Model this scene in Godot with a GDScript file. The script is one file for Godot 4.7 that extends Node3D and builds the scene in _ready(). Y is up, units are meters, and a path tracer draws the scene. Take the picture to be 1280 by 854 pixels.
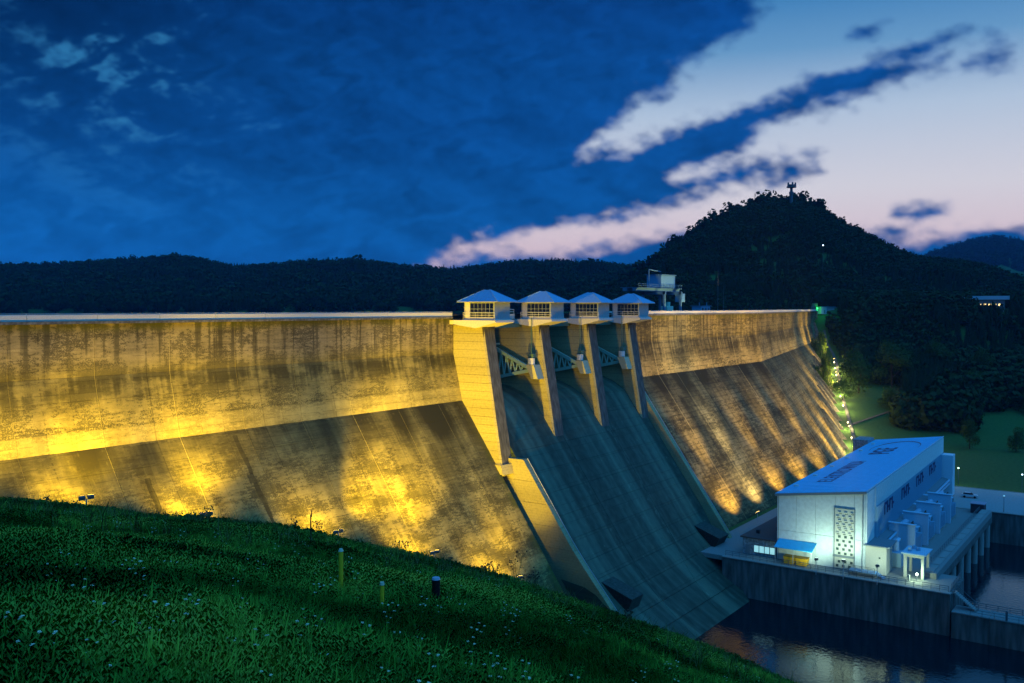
extends Node3D
# Dusk view of a floodlit concrete gravity dam. x runs along the dam, z downstream, y up; y = 0 is the tailwater.

const EYE := Vector3(0, 62, 115)
const VIEW := 35.5565            # degrees between the camera axis and the dam axis
const BREAK_Y := 43.8            # where the steep upper face meets the long slope
const SLOPE := 0.7
const BEND := Vector3(304, 0, 0) # here the dam axis turns upstream
const BEND_TURN := 0.2178
var rng := RandomNumberGenerator.new()
var mats := {}
var taken := {}
var fwd := Vector3(cos(deg_to_rad(VIEW)), 0, -sin(deg_to_rad(VIEW)))
var side := Vector3(sin(deg_to_rad(VIEW)), 0, cos(deg_to_rad(VIEW)))
var grain: Texture2D
var coarse: Texture2D
var faint: Texture2D
var bumpy: Texture2D

# ------------------------------------------------------------------ mesh helpers
class Shape:
	var st := SurfaceTool.new()
	var uv_of = null
	var count := 0
	func _init() -> void:
		st.begin(Mesh.PRIMITIVE_TRIANGLES)
	func tri(a: Vector3, b: Vector3, c: Vector3, inside: Vector3) -> void:
		var n := (b - a).cross(c - a)
		if n.length_squared() < 1e-14:
			return
		n = n.normalized()
		if n.dot((a + b + c) / 3.0 - inside) < 0.0:
			n = -n
			var t := b
			b = c
			c = t
		for p: Vector3 in [a, c, b]:
			st.set_normal(n)
			if uv_of != null:
				var w: Array = uv_of.call(p)
				st.set_uv(w[0])
				st.set_uv2(w[1])
			st.add_vertex(p)
		count += 1
	func poly(p: Array, inside: Vector3) -> void:
		for i in range(1, p.size() - 1):
			tri(p[0], p[i], p[i + 1], inside)
	func hexa(b: Array, t: Array) -> void:   # bottom four, top four, same order
		var c := Vector3.ZERO
		for p: Vector3 in b:
			c += p / 8.0
		for p: Vector3 in t:
			c += p / 8.0
		poly(b, c)
		poly(t, c)
		for i in 4:
			var j := (i + 1) % 4
			poly([b[i], b[j], t[j], t[i]], c)
	func box(at: Vector3, size: Vector3, basis := Basis(), bevel := 0.0) -> void:
		var h := size / 2.0
		if bevel <= 0.0:
			var b := []
			var t := []
			for s: Vector2 in [Vector2(-1, -1), Vector2(1, -1), Vector2(1, 1), Vector2(-1, 1)]:
				b.append(at + basis * Vector3(s.x * h.x, -h.y, s.y * h.z))
				t.append(at + basis * Vector3(s.x * h.x, h.y, s.y * h.z))
			hexa(b, t)
			return
		var v := minf(bevel, minf(h.x, minf(h.y, h.z)) * 0.45)
		var q := func(x, y, z): return at + basis * Vector3(x, y, z)
		for s in [-1.0, 1.0]:
			poly([q.call(s * h.x, -h.y + v, -h.z + v), q.call(s * h.x, h.y - v, -h.z + v), q.call(s * h.x, h.y - v, h.z - v), q.call(s * h.x, -h.y + v, h.z - v)], at)
			poly([q.call(-h.x + v, s * h.y, -h.z + v), q.call(h.x - v, s * h.y, -h.z + v), q.call(h.x - v, s * h.y, h.z - v), q.call(-h.x + v, s * h.y, h.z - v)], at)
			poly([q.call(-h.x + v, -h.y + v, s * h.z), q.call(h.x - v, -h.y + v, s * h.z), q.call(h.x - v, h.y - v, s * h.z), q.call(-h.x + v, h.y - v, s * h.z)], at)
			for r in [-1.0, 1.0]:
				poly([q.call(s * h.x, r * (h.y - v), -h.z + v), q.call(s * h.x, r * (h.y - v), h.z - v), q.call(s * (h.x - v), r * h.y, h.z - v), q.call(s * (h.x - v), r * h.y, -h.z + v)], at)
				poly([q.call(s * h.x, -h.y + v, r * (h.z - v)), q.call(s * h.x, h.y - v, r * (h.z - v)), q.call(s * (h.x - v), h.y - v, r * h.z), q.call(s * (h.x - v), -h.y + v, r * h.z)], at)
				poly([q.call(-h.x + v, s * h.y, r * (h.z - v)), q.call(h.x - v, s * h.y, r * (h.z - v)), q.call(h.x - v, s * (h.y - v), r * h.z), q.call(-h.x + v, s * (h.y - v), r * h.z)], at)
				for w in [-1.0, 1.0]:
					tri(q.call(s * h.x, r * (h.y - v), w * (h.z - v)), q.call(s * (h.x - v), r * h.y, w * (h.z - v)), q.call(s * (h.x - v), r * (h.y - v), w * h.z), at)
	func prism(outline: Array, along: Vector3) -> void:   # outline may be concave; sides are wound from its own turning
		var flat := PackedVector2Array()
		var n := Vector3.ZERO
		for i in outline.size():
			n += (outline[i] as Vector3).cross(outline[(i + 1) % outline.size()])
		n = n.normalized()
		var ex: Vector3 = ((outline[1] as Vector3) - outline[0]).normalized()
		var ey := n.cross(ex)
		for p: Vector3 in outline:
			flat.append(Vector2((p - outline[0]).dot(ex), (p - outline[0]).dot(ey)))
		var s := signf(n.dot(along))
		var idx := Geometry2D.triangulate_polygon(flat)
		for i in range(0, idx.size(), 3):
			var a: Vector3 = outline[idx[i]]
			var b: Vector3 = outline[idx[i + 1]]
			var c: Vector3 = outline[idx[i + 2]]
			tri(a, b, c, (a + b + c) / 3.0 + along)
			tri(a + along, b + along, c + along, (a + b + c) / 3.0)
		for i in outline.size():
			var a: Vector3 = outline[i]
			var b: Vector3 = outline[(i + 1) % outline.size()]
			var out := (b - a).cross(n)
			poly([a, b, b + along, a + along], (a + b + along) / 2.0 - out)
	func tube(a: Vector3, b: Vector3, r0: float, r1 := -1.0, n := 10) -> void:
		if r1 < 0.0:
			r1 = r0
		var d := (b - a).normalized()
		var ex := d.cross(Vector3.UP if absf(d.y) < 0.9 else Vector3.RIGHT).normalized()
		var ey := d.cross(ex)
		var m := (a + b) / 2.0
		var ra := []
		var rb := []
		for i in n:
			var w := TAU * i / n
			ra.append(a + (ex * cos(w) + ey * sin(w)) * r0)
			rb.append(b + (ex * cos(w) + ey * sin(w)) * r1)
		for i in n:
			poly([ra[i], ra[(i + 1) % n], rb[(i + 1) % n], rb[i]], m)
		poly(ra, m)
		if r1 > 0.001:
			poly(rb, m)
	func done() -> ArrayMesh:
		return st.commit()

func part(called: String, s, m: Material, parent: Node = null, at := Vector3.ZERO) -> MeshInstance3D:
	var o := MeshInstance3D.new()
	o.name = called if parent != null else numbered(called)
	o.mesh = s.done() if s is Shape else s
	o.material_override = m
	o.position = at
	(parent if parent != null else self).add_child(o, true)
	return o
func numbered(called: String) -> String:
	var n: int = taken.get(called, 0)
	taken[called] = n + 1
	return called if n == 0 else "%s_%03d" % [called, n]
func tag(o: Node, label := "", category := "", group := "", kind := "") -> Node:
	if label: o.set_meta("label", label)
	if category: o.set_meta("category", category)
	if group: o.set_meta("group", group)
	if kind: o.set_meta("kind", kind)
	return o
func thing(called: String, label: String, category: String, at := Vector3.ZERO, turn := 0.0, group := "") -> Node3D:
	var o := Node3D.new()
	o.name = numbered(called)
	add_child(o)
	o.position = at
	o.rotation.y = turn
	tag(o, label, category, group)
	return o
func node(called: String, parent: Node, at := Vector3.ZERO, turn := 0.0) -> Node3D:
	var o := Node3D.new()
	o.name = called
	parent.add_child(o, true)
	o.position = at
	o.rotation.y = turn
	return o
func copy_of(o: Node3D, label: String, at: Vector3, turn := 0.0) -> Node3D:
	var c: Node3D = o.duplicate()
	var base: String = String(o.name).rstrip("0123456789").rstrip("_")
	c.name = numbered(base)
	add_child(c)
	c.position = at
	c.rotation.y = turn
	c.set_meta("label", label)
	return c
func boxed(called: String, at: Vector3, size: Vector3, m: Material, parent: Node = null, bevel := 0.0, basis := Basis()) -> MeshInstance3D:
	var s := Shape.new()
	s.box(at, size, basis, bevel)
	return part(called, s, m, parent)

# ------------------------------------------------------------------ materials
func lin(r: float, g: float, b: float) -> Color:
	return Color(r, g, b).linear_to_srgb()
func noise_tex(freq: float, octaves: int, lo: Color, hi: Color, size := 512, sd := 1, kind := FastNoiseLite.TYPE_SIMPLEX_SMOOTH) -> Texture2D:
	var n := FastNoiseLite.new()
	n.seed = sd
	n.noise_type = kind
	n.frequency = freq
	n.fractal_octaves = octaves
	var im := n.get_seamless_image(size, size)
	im.convert(Image.FORMAT_RGB8)
	var d := im.get_data()
	for i in range(0, d.size(), 3):
		var c := lo.lerp(hi, d[i] / 255.0)
		d[i] = int(c.r * 255.0)
		d[i + 1] = int(c.g * 255.0)
		d[i + 2] = int(c.b * 255.0)
	return ImageTexture.create_from_image(Image.create_from_data(size, size, false, Image.FORMAT_RGB8, d))
func mat(called: String, c: Color, rough := 0.85, tex: Texture2D = null, scale := 0.2, metal := 0.0) -> StandardMaterial3D:
	if mats.has(called):
		return mats[called]
	var m := StandardMaterial3D.new()
	m.resource_name = called
	m.albedo_color = c
	m.roughness = rough
	m.metallic = metal
	if tex:
		m.albedo_texture = tex
		m.uv1_triplanar = true
		m.uv1_world_triplanar = true
		m.uv1_scale = Vector3.ONE * scale
	m.metallic_specular = 0.3
	mats[called] = m
	return m
func glow(called: String, c: Color, energy: float) -> StandardMaterial3D:
	if mats.has(called):
		return mats[called]
	var m := StandardMaterial3D.new()
	m.resource_name = called
	m.albedo_color = Color(0.8, 0.8, 0.8)
	m.emission_enabled = true
	m.emission = c
	m.emission_energy_multiplier = energy
	mats[called] = m
	return m
func spot(parent: Node, at: Vector3, aim: Vector3, c: Color, energy: float, angle: float, blend := 0.6, size := 0.15) -> SpotLight3D:
	var l := SpotLight3D.new()
	l.name = "lamp_beam"
	parent.add_child(l, true)
	l.global_position = at
	l.look_at(aim, Vector3.UP)
	l.light_color = c
	l.light_energy = energy
	l.spot_angle = angle
	l.spot_angle_attenuation = blend
	l.spot_range = 200.0
	l.spot_attenuation = 2.0
	l.light_size = size
	l.shadow_enabled = true
	return l
func omni(parent: Node, at: Vector3, c: Color, energy: float, size := 0.12) -> OmniLight3D:
	var l := OmniLight3D.new()
	l.name = "lamp_glow"
	parent.add_child(l, true)
	l.position = at
	l.light_color = c
	l.light_energy = energy
	l.omni_range = 80.0
	l.omni_attenuation = 2.0
	l.light_size = size
	l.shadow_enabled = true
	return l

# ------------------------------------------------------------------ sky
const DECK := [-400, -400, 950, -400, 945, 0, 905, 45, 860, 75, 825, 110, 790, 118, 768, 150, 750, 160, 718, 190, 780, 186, 830, 165, 900, 145, 960, 130, 1000, 108, 1050, 95, 1110, 85, 1178, 70, 1174, 84, 1100, 105, 1050, 124, 1000, 137, 945, 160, 925, 185, 935, 195, 885, 205, 835, 218, 850, 224, 950, 203, 1015, 206, 960, 221, 880, 237, 800, 253, 700, 272, 640, 287, 558, 300, 500, 345, 480, 600, -400, 600]
const LOW_LEFT := [525, 360, 575, 322, 640, 313, 700, 316, 745, 306, 800, 303, 850, 298, 870, 345, 860, 360]
const LOW_RIGHT := [1080, 360, 1090, 312, 1130, 306, 1185, 294, 1240, 285, 1330, 280, 1400, 360]
const WISPS := [[1055, 48, 1105, 33, 7.0], [1080, 78, 1200, 44, 7.0], [1197, 81, 1246, 74, 6.0], [1205, 55, 1246, 48, 3.0], [738, 272, 792, 268, 5.0], [1118, 266, 1172, 264, 1.0], [1050, 291, 1120, 288, 3.5], [1150, 290, 1300, 284, 3.0], [1060, 298, 1130, 297, 3.0], [735, 232, 790, 222, 5.0], [575, 322, 690, 316, 3.0]]
func poly_dist(p: Vector2, c: Array) -> float:   # negative inside
	var best := 1e9
	var inside := false
	var n := c.size() / 2
	var j := n - 1
	for i in n:
		var a := Vector2(c[2 * i], c[2 * i + 1])
		var b := Vector2(c[2 * j], c[2 * j + 1])
		var e := b - a
		var w := p - a
		best = minf(best, (w - e * clampf(w.dot(e) / e.dot(e), 0.0, 1.0)).length_squared())
		if (a.y > p.y) != (b.y > p.y) and p.x < (b.x - a.x) * (p.y - a.y) / (b.y - a.y) + a.x:
			inside = not inside
		j = i
	return -sqrt(best) if inside else sqrt(best)
func clear_air(h: float) -> Color:   # colour of open sky by height in degrees
	var stops := [[-2.0, Color(0.80, 0.55, 0.60)], [3.0, Color(0.84, 0.63, 0.66)], [7.0, Color(0.72, 0.70, 0.76)], [11.5, Color(0.46, 0.58, 0.74)], [15.0, Color(0.14, 0.33, 0.58)], [18.5, Color(0.03, 0.20, 0.48)], [30.0, Color(0.02, 0.15, 0.42)], [90.0, Color(0.015, 0.11, 0.34)]]
	for i in range(1, stops.size()):
		if h <= stops[i][0]:
			return (stops[i - 1][1] as Color).lerp(stops[i][1], clampf((h - stops[i - 1][0]) / (stops[i][0] - stops[i - 1][0]), 0, 1))
	return stops[-1][1]
func build_sky() -> Sky:
	var W := 4096
	var H := 2048
	var nz := FastNoiseLite.new()
	nz.seed = 5
	nz.frequency = 0.012
	nz.fractal_octaves = 5
	# the whole dome, coarse: the cloud deck with the open, pale gap low over the sunset side
	var cw := 512
	var ch := 256
	var low := Image.create(cw, ch, false, Image.FORMAT_RGBAF)
	var yaw := rad_to_deg(atan2(fwd.x, -fwd.z))
	for y in ch:
		for x in cw:
			var el := 90.0 - 180.0 * (y + 0.5) / ch
			var az := wrapf(360.0 * (x + 0.5) / cw - yaw, -180.0, 180.0)
			low.set_pixel(x, y, sky_at(az, el, nz.get_noise_3d(sin(deg_to_rad(az)) * 60.0 * cos(deg_to_rad(el)), el * 1.6, cos(deg_to_rad(az)) * 60.0 * cos(deg_to_rad(el))), dome_gap(az, el)))
	low.resize(W, H, Image.INTERPOLATE_CUBIC)
	# the part of the dome that this valley opens to, with its cloud bank drawn in full
	var c0 := int(W * wrapf(yaw - 34.0, 0, 360) / 360.0)
	var c1 := int(W * wrapf(yaw + 34.0, 0, 360) / 360.0)
	var r0 := int(H * (90.0 - 27.0) / 180.0)
	var r1 := int(H * 0.505)
	var w := c1 - c0
	var h := r1 - r0
	var step := 3
	var field := Image.create(w / step + 1, h / step + 1, false, Image.FORMAT_RF)
	for y in field.get_height():
		for x in field.get_width():
			var az := 360.0 * (c0 + x * step + 0.5) / W - yaw
			var el := 90.0 - 180.0 * (r0 + y * step + 0.5) / H
			var p := flat_of(az, el)
			var d := minf(poly_dist(p, DECK), minf(poly_dist(p, LOW_LEFT), poly_dist(p, LOW_RIGHT)))
			for k: Array in WISPS:
				var a := Vector2(k[0], k[1])
				var e := Vector2(k[2], k[3]) - a
				var t := clampf((p - a).dot(e) / e.dot(e), 0, 1)
				var q: float = (p - a - e * t).length() - float(k[4]) * (0.35 + 2.6 * t * (1.0 - t))
				d = minf(d, q + 3.0)
			field.set_pixel(x, y, Color(d, 0, 0))
	field.resize((w / step + 1) * step, (h / step + 1) * step, Image.INTERPOLATE_BILINEAR)
	var fine := FastNoiseLite.new()
	fine.seed = 11
	fine.frequency = 0.019
	fine.fractal_octaves = 5
	var win := Image.create(w, h, false, Image.FORMAT_RGBAF)
	for y in h:
		for x in w:
			var az := 360.0 * (c0 + x + 0.5) / W - yaw
			var el := 90.0 - 180.0 * (r0 + y + 0.5) / H
			var tilt := Vector2((x * 0.96 - y * 0.27) * 0.55, (x * 0.27 + y * 0.96) * 1.7)   # wisps drawn out along the wind
			var n := fine.get_noise_2d(tilt.x, tilt.y)
			var d := field.get_pixel(x, y).r + n * 17.0 + fine.get_noise_2d(x * 2.6 + 500.0, y * 4.4 - x * 0.7) * 10.0 - 5.0
			var gap := smoothstep(-14.0, 13.0, d)
			var c := sky_at(az, el, nz.get_noise_3d(sin(deg_to_rad(az)) * 60.0 * cos(deg_to_rad(el)), el * 1.6, cos(deg_to_rad(az)) * 60.0 * cos(deg_to_rad(el))) + fine.get_noise_2d(x * 1.1 + 90.0 + 40.0 * n, y * 1.9 + 30.0 * n) * 0.75 + fine.get_noise_2d(x * 4.0, y * 6.0 + 40.0) * 0.25, gap)
			var edge := smoothstep(0.0, 3.0, minf(27.0 - el, 34.0 - absf(az)))
			win.set_pixel(x, y, low.get_pixel(c0 + x, r0 + y).lerp(c, edge))
	low.blit_rect(win, Rect2i(0, 0, w, h), Vector2i(c0, r0))
	var m := PanoramaSkyMaterial.new()
	m.panorama = ImageTexture.create_from_image(low)
	var s := Sky.new()
	s.sky_material = m
	return s
func flat_of(az: float, el: float) -> Vector2:   # a direction on a flat chart of the sky in front of the valley
	var t := tan(deg_to_rad(clampf(az, -75, 75)))
	return Vector2(640.0 + 1150.0 * t, 385.0 - 1150.0 * tan(deg_to_rad(el)) / cos(deg_to_rad(clampf(az, -75, 75))))
func dome_gap(az: float, el: float) -> float:   # how open the sky is away from the drawn bank
	return clampf(exp(-pow((az - 36.0) / 26.0, 2)) * smoothstep(24.0, 9.0, el), 0, 1) * (0.0 if el < -3.0 else 1.0)
func sky_at(az: float, el: float, n: float, gap: float) -> Color:
	var e := maxf(el, 0.0)
	var deck := Color(0.0040, 0.115, 0.40).lerp(Color(0.0030, 0.078, 0.32), smoothstep(2.0, 12.0, e)).lerp(Color(0.0020, 0.048, 0.235), smoothstep(12.0, 22.0, e)).lerp(Color(0.006, 0.115, 0.42), smoothstep(28.0, 60.0, e))
	# heavier cloud high on the left, thinner cells where the blue shows through
	var heavy := smoothstep(-6.0, -28.0, az) * smoothstep(4.0, 17.0, e) * smoothstep(-75.0, -35.0, az)
	deck = deck * (1.0 - 0.62 * heavy) * (1.0 + 0.42 * n)
	var cell := 1.3 * exp(-pow((az + 23.0) / 5.0, 2) - pow((e - 13.5) / 5.0, 2)) + 1.1 * exp(-pow((az + 9.0) / 7.0, 2) - pow((e - 17.5) / 2.5, 2)) + 0.8 * exp(-pow((az + 14.0) / 5.0, 2) - pow((e - 9.5) / 2.0, 2))
	var thin := smoothstep(-0.10, 0.45, n) * clampf(cell + (0.5 if e > 26.0 else 0.0), 0.0, 1.0)
	deck = deck.lerp(Color(0.035, 0.24, 0.50), thin * 0.7)
	var c := deck.lerp(clear_air(el), gap)
	c.a = 1.0
	return c

# ------------------------------------------------------------------ the lie of the land
const HILL := [-900, 600, -300, 618, 0, 627, 150, 636, 300, 652, 400, 669, 500, 690, 600, 716, 700, 745, 800, 780, 870, 806, 985, 854, 1150, 925, 1400, 1010]
const PEAK := [300, 420, 560, 420, 700, 400, 780, 356, 815, 330, 850, 304, 900, 274, 935, 257, 965, 253, 1000, 254, 1030, 263, 1060, 279, 1100, 300, 1140, 318, 1180, 322, 1230, 330, 1280, 345, 1400, 350, 1700, 340, 2600, 340]
const RIDGE := [-2600, 330, -700, 336, -200, 338, 0, 335, 120, 330, 190, 325, 230, 324, 300, 335, 380, 330, 440, 329, 500, 334, 560, 339, 640, 331, 720, 330, 790, 335, 860, 342, 1000, 350, 2600, 350]
const FAR := [600, 372, 1000, 360, 1100, 348, 1160, 322, 1200, 308, 1240, 300, 1270, 303, 1330, 312, 1500, 325, 2600, 340]
const CONTACT := [-80, 8, 35, 8, 50, 10, 84, 16.5, 106, 21, 159, 29, 205, 37, 226, 52, 240, 60, 330, 64]
func table(t: Array, x: float) -> float:
	if x <= t[0]:
		return t[1]
	for i in range(2, t.size(), 2):
		if x <= t[i]:
			var k: float = (x - t[i - 2]) / (t[i] - t[i - 2])
			var y0: float = t[i - 1]
			var y1: float = t[i + 1]
			var m0: float = 0.0
			var m1: float = 0.0
			var w: float = t[i] - t[i - 2]
			if i >= 4: m0 = (y1 - t[i - 3]) / (t[i] - t[i - 4]) * w
			else: m0 = y1 - y0
			if i + 3 < t.size(): m1 = (t[i + 3] - y0) / (t[i + 2] - t[i - 2]) * w
			else: m1 = y1 - y0
			var k2 := k * k
			var k3 := k2 * k
			return (2 * k3 - 3 * k2 + 1) * y0 + (k3 - 2 * k2 + k) * m0 + (-2 * k3 + 3 * k2) * y1 + (k3 - k2) * m1
	return t[-1]
var land := FastNoiseLite.new()
func hill_y(a: float, b: float) -> float:   # the near bank, a metres ahead of the crest path, b metres to the right
	if a < 1.0:
		return 60.3 - 0.02 * b + 0.1 * clampf(-a, 0, 60)
	var u := clampf(b / maxf(a, 6.0), -1.2, 0.75)
	var v := (table(HILL, 640.0 + 1150.0 * u) - 385.0) / 1150.0
	var g := v * a + 1.7 / 3600.0 * pow(a - 60.0, 2)
	g += 0.55 * smoothstep(4.0, 50.0, a)   # room for the standing grass
	g = lerpf(1.7, g, smoothstep(1.0, 6.0, a))
	return 62.0 - g
func ridge_y(a: float, u: float, outline: Array, from: float, top_at: float, floor_y: float, rough: float, wx: float, wz: float) -> float:
	if a < from:
		return -100.0
	var top := 62.0 + (385.0 - table(outline, 640.0 + 1150.0 * u)) / 1150.0 * top_at
	var k := clampf((a - from) / (top_at - from), 0, 1)
	var up := k * k * (3 - 2 * k) * 0.55 + k * 0.45
	if a > top_at:
		up = 1.0 - smoothstep(top_at, top_at * 1.5, a) * 0.7
	return lerpf(floor_y, top - rough, up) + land.get_noise_2d(wx, wz) * rough * 1.6 * sin(PI * minf(k, 1.0))
func land_y(x: float, z: float) -> float:
	var rx := x - EYE.x
	var rz := z - EYE.z
	var a := rx * fwd.x + rz * fwd.z
	var b := rx * side.x + rz * side.z
	var dist := sqrt(rx * rx + rz * rz)
	var y := hill_y(a, b)
	if dist > 5.0 and dist < 130.0:
		y += land.get_noise_2d(x * 9.0, z * 9.0) * 0.16 + land.get_noise_2d(x * 2.5, z * 2.5) * 0.25
	var floor_y := -7.0
	if z < 47.0 and x > 206.0:
		floor_y = 7.6
	floor_y = maxf(floor_y, lerpf(-7.0, 7.7, smoothstep(274.0, 284.0, x)))
	y = maxf(y, floor_y)
	if z < -3.0 and x < 304.0:
		y = minf(y, 40.0)
	# the far abutment, rising along the bent wing of the dam
	var d2 := Vector2(cos(BEND_TURN), -sin(BEND_TURN))
	var q := Vector2(x - BEND.x, z - BEND.z)
	var L := q.dot(d2)
	var w := q.dot(Vector2(-d2.y, d2.x))
	if L > -20.0 and w > -6.0:
		y = maxf(y, table(CONTACT, L - 0.75 * maxf(w - 26.0, 0.0)) - 0.4)
	elif L > -20.0:
		y = maxf(minf(y, 40.0), table(CONTACT, L - 60.0 + w * 0.4) - 10.0)
	if a > 60.0:
		var u := clampf(b / a, -2.0, 2.0)
		if u > -0.5:
			y = maxf(y, ridge_y(a, u, PEAK, lerpf(600.0, 440.0, smoothstep(0.33, 0.45, u)), 900.0, lerpf(50.0, 9.0, smoothstep(0.34, 0.44, u)), 9.0, x, z))
		y = maxf(y, ridge_y(a, u, RIDGE, 900.0, 1600.0, 50.0, 14.0, x, z))
		y = maxf(y, ridge_y(a, u, FAR, 1700.0, 3400.0, 60.0, 18.0, x, z))
	return y

# ------------------------------------------------------------------ scene
func _ready() -> void:
	rng.seed = 7
	land.seed = 3
	land.frequency = 0.01
	land.fractal_octaves = 4
	set_camera_and_light()
	print("sky done")
	grain = noise_tex(0.09, 4, Color(0.66, 0.66, 0.66), Color(1, 1, 1), 512, 2)
	coarse = noise_tex(0.012, 5, Color(0.55, 0.55, 0.53), Color(1, 1, 1), 512, 3)
	faint = noise_tex(0.03, 5, Color(0.9, 0.9, 0.9), Color(1, 1, 1), 512, 6)
	var wall_m := mat("quay_concrete", lin(0.20, 0.20, 0.19), 0.9, coarse, 0.08)
	wall_m.uv1_scale = Vector3(0.12, 0.018, 0.12)
	build_land()
	print("land done")
	build_water()
	build_dam()
	print("dam done")
	build_spillway()
	build_crest()
	build_quay()
	build_powerhouse()
	build_yard()
	print("plant done")
	build_far_bank()
	build_floodlights()
	build_woods()
	print("woods done")
	build_meadow()
	print("meadow done")

func set_camera_and_light() -> void:
	var cam := Camera3D.new()
	cam.name = "camera"
	add_child(cam)
	cam.position = EYE
	cam.fov = 2.0 * rad_to_deg(atan(427.0 / 1150.0))
	cam.rotation = Vector3(-atan(42.0 / 1150.0), -deg_to_rad(90.0 - VIEW), 0)
	cam.near = 0.2
	cam.far = 12000.0
	var env := Environment.new()
	env.background_mode = Environment.BG_SKY
	env.sky = build_sky()
	env.background_energy_multiplier = 1.0
	env.tonemap_mode = Environment.TONE_MAPPER_LINEAR
	env.tonemap_exposure = 1.0
	env.sdfgi_enabled = true
	env.ssao_enabled = true
	env.ssil_enabled = true
	env.fog_enabled = true
	env.fog_density = 0.00007
	env.fog_light_color = Color(0.55, 0.75, 1.0)
	var we := WorldEnvironment.new()
	we.name = "world"
	we.environment = env
	add_child(we)
	var fill_light := DirectionalLight3D.new()   # broad blue fill added from above to brighten what the sky leaves dark
	fill_light.name = "afterglow"
	add_child(fill_light)
	fill_light.rotation = Vector3(deg_to_rad(-52.0), deg_to_rad(-90.0 + VIEW - 135.0 + 180.0), 0)
	fill_light.light_energy = 0.65
	fill_light.light_angular_distance = 100.0
	fill_light.light_color = Color(0.26, 0.68, 1.0)
	fill_light.shadow_enabled = true

func build_land() -> void:
	# one sheet, finer where the ground is near
	var radii := [0.0]
	var r := 2.0
	while r < 6000.0:
		radii.append(r)
		r *= 1.028 if r < 120.0 else (1.018 if r < 700.0 else 1.03)
	var angles := []
	var t := -180.0
	while t < 180.0:
		angles.append(t)
		t += 0.5 if absf(t) < 40.0 else 6.0
	angles.append(180.0)
	var st := SurfaceTool.new()
	st.begin(Mesh.PRIMITIVE_TRIANGLES)
	st.set_smooth_group(0)
	for ri in radii.size():
		for an: float in angles:
			var w := deg_to_rad(an)
			var d := fwd * cos(w) + side * sin(w)
			var p: Vector3 = Vector3(EYE.x, 0, EYE.z) + d * radii[ri]
			p.y = land_y(p.x, p.z)
			st.add_vertex(p)
	var n := angles.size()
	for i in radii.size() - 1:
		for j in n - 1:
			var k := i * n + j
			for v in [k, k + n, k + 1, k + 1, k + n, k + n + 1]:
				st.add_index(v)
	st.generate_normals()
	var soil := noise_tex(0.02, 5, Color(lin(0.030, 0.078, 0.015)), Color(lin(0.062, 0.130, 0.028)), 512, 9)
	var g := part("ground", st.commit(), mat("turf_soil", Color.WHITE, 0.95, soil, 0.06))
	tag(g, "dark grassy hillside and valley ground under the dam", "ground", "", "structure")

func build_water() -> void:
	var ripple := FastNoiseLite.new()
	ripple.frequency = 0.03
	ripple.fractal_octaves = 3
	var im := ripple.get_seamless_image(256, 256)
	im.convert(Image.FORMAT_L8)
	var m := StandardMaterial3D.new()
	m.resource_name = "dark_water"
	m.albedo_color = lin(0.004, 0.009, 0.014)
	m.roughness = 0.06
	m.heightmap_enabled = true
	m.heightmap_texture = ImageTexture.create_from_image(im)
	m.heightmap_scale = 1.6
	m.uv1_triplanar = true
	m.uv1_world_triplanar = true
	m.uv1_scale = Vector3.ONE * 0.12
	tag(boxed("river_water", Vector3(170, -0.5, 190), Vector3(230, 1, 320), m), "still dark river water below the spillway", "water", "", "structure")
	var lake := Shape.new()
	var w2 := Basis(Vector3.UP, BEND_TURN)
	lake.prism([Vector3(-1800, 57, -7.9), BEND + Vector3(0, 57, -7.9), BEND + w2 * Vector3(236, 57, -7.9), Vector3(620, 57, -90), Vector3(900, 57, -900), Vector3(900, 57, -3000), Vector3(-1800, 57, -3000)], Vector3(0, -1, 0))
	tag(part("reservoir_water", lake, m), "reservoir water held behind the dam", "water", "", "structure")

# ------------------------------------------------------------------ dam
func face_z(y: float) -> float:
	if y >= 53.0:
		return 0.0
	if y >= BREAK_Y:
		return 2.2 * (53.0 - y) / (53.0 - BREAK_Y)
	return 2.2 + SLOPE * (BREAK_Y - y)
func face_t(y: float) -> float:   # metres down the face from the crest
	return 60.0 - y if y >= BREAK_Y else 60.0 - BREAK_Y + (BREAK_Y - y) * 1.2207

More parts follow.
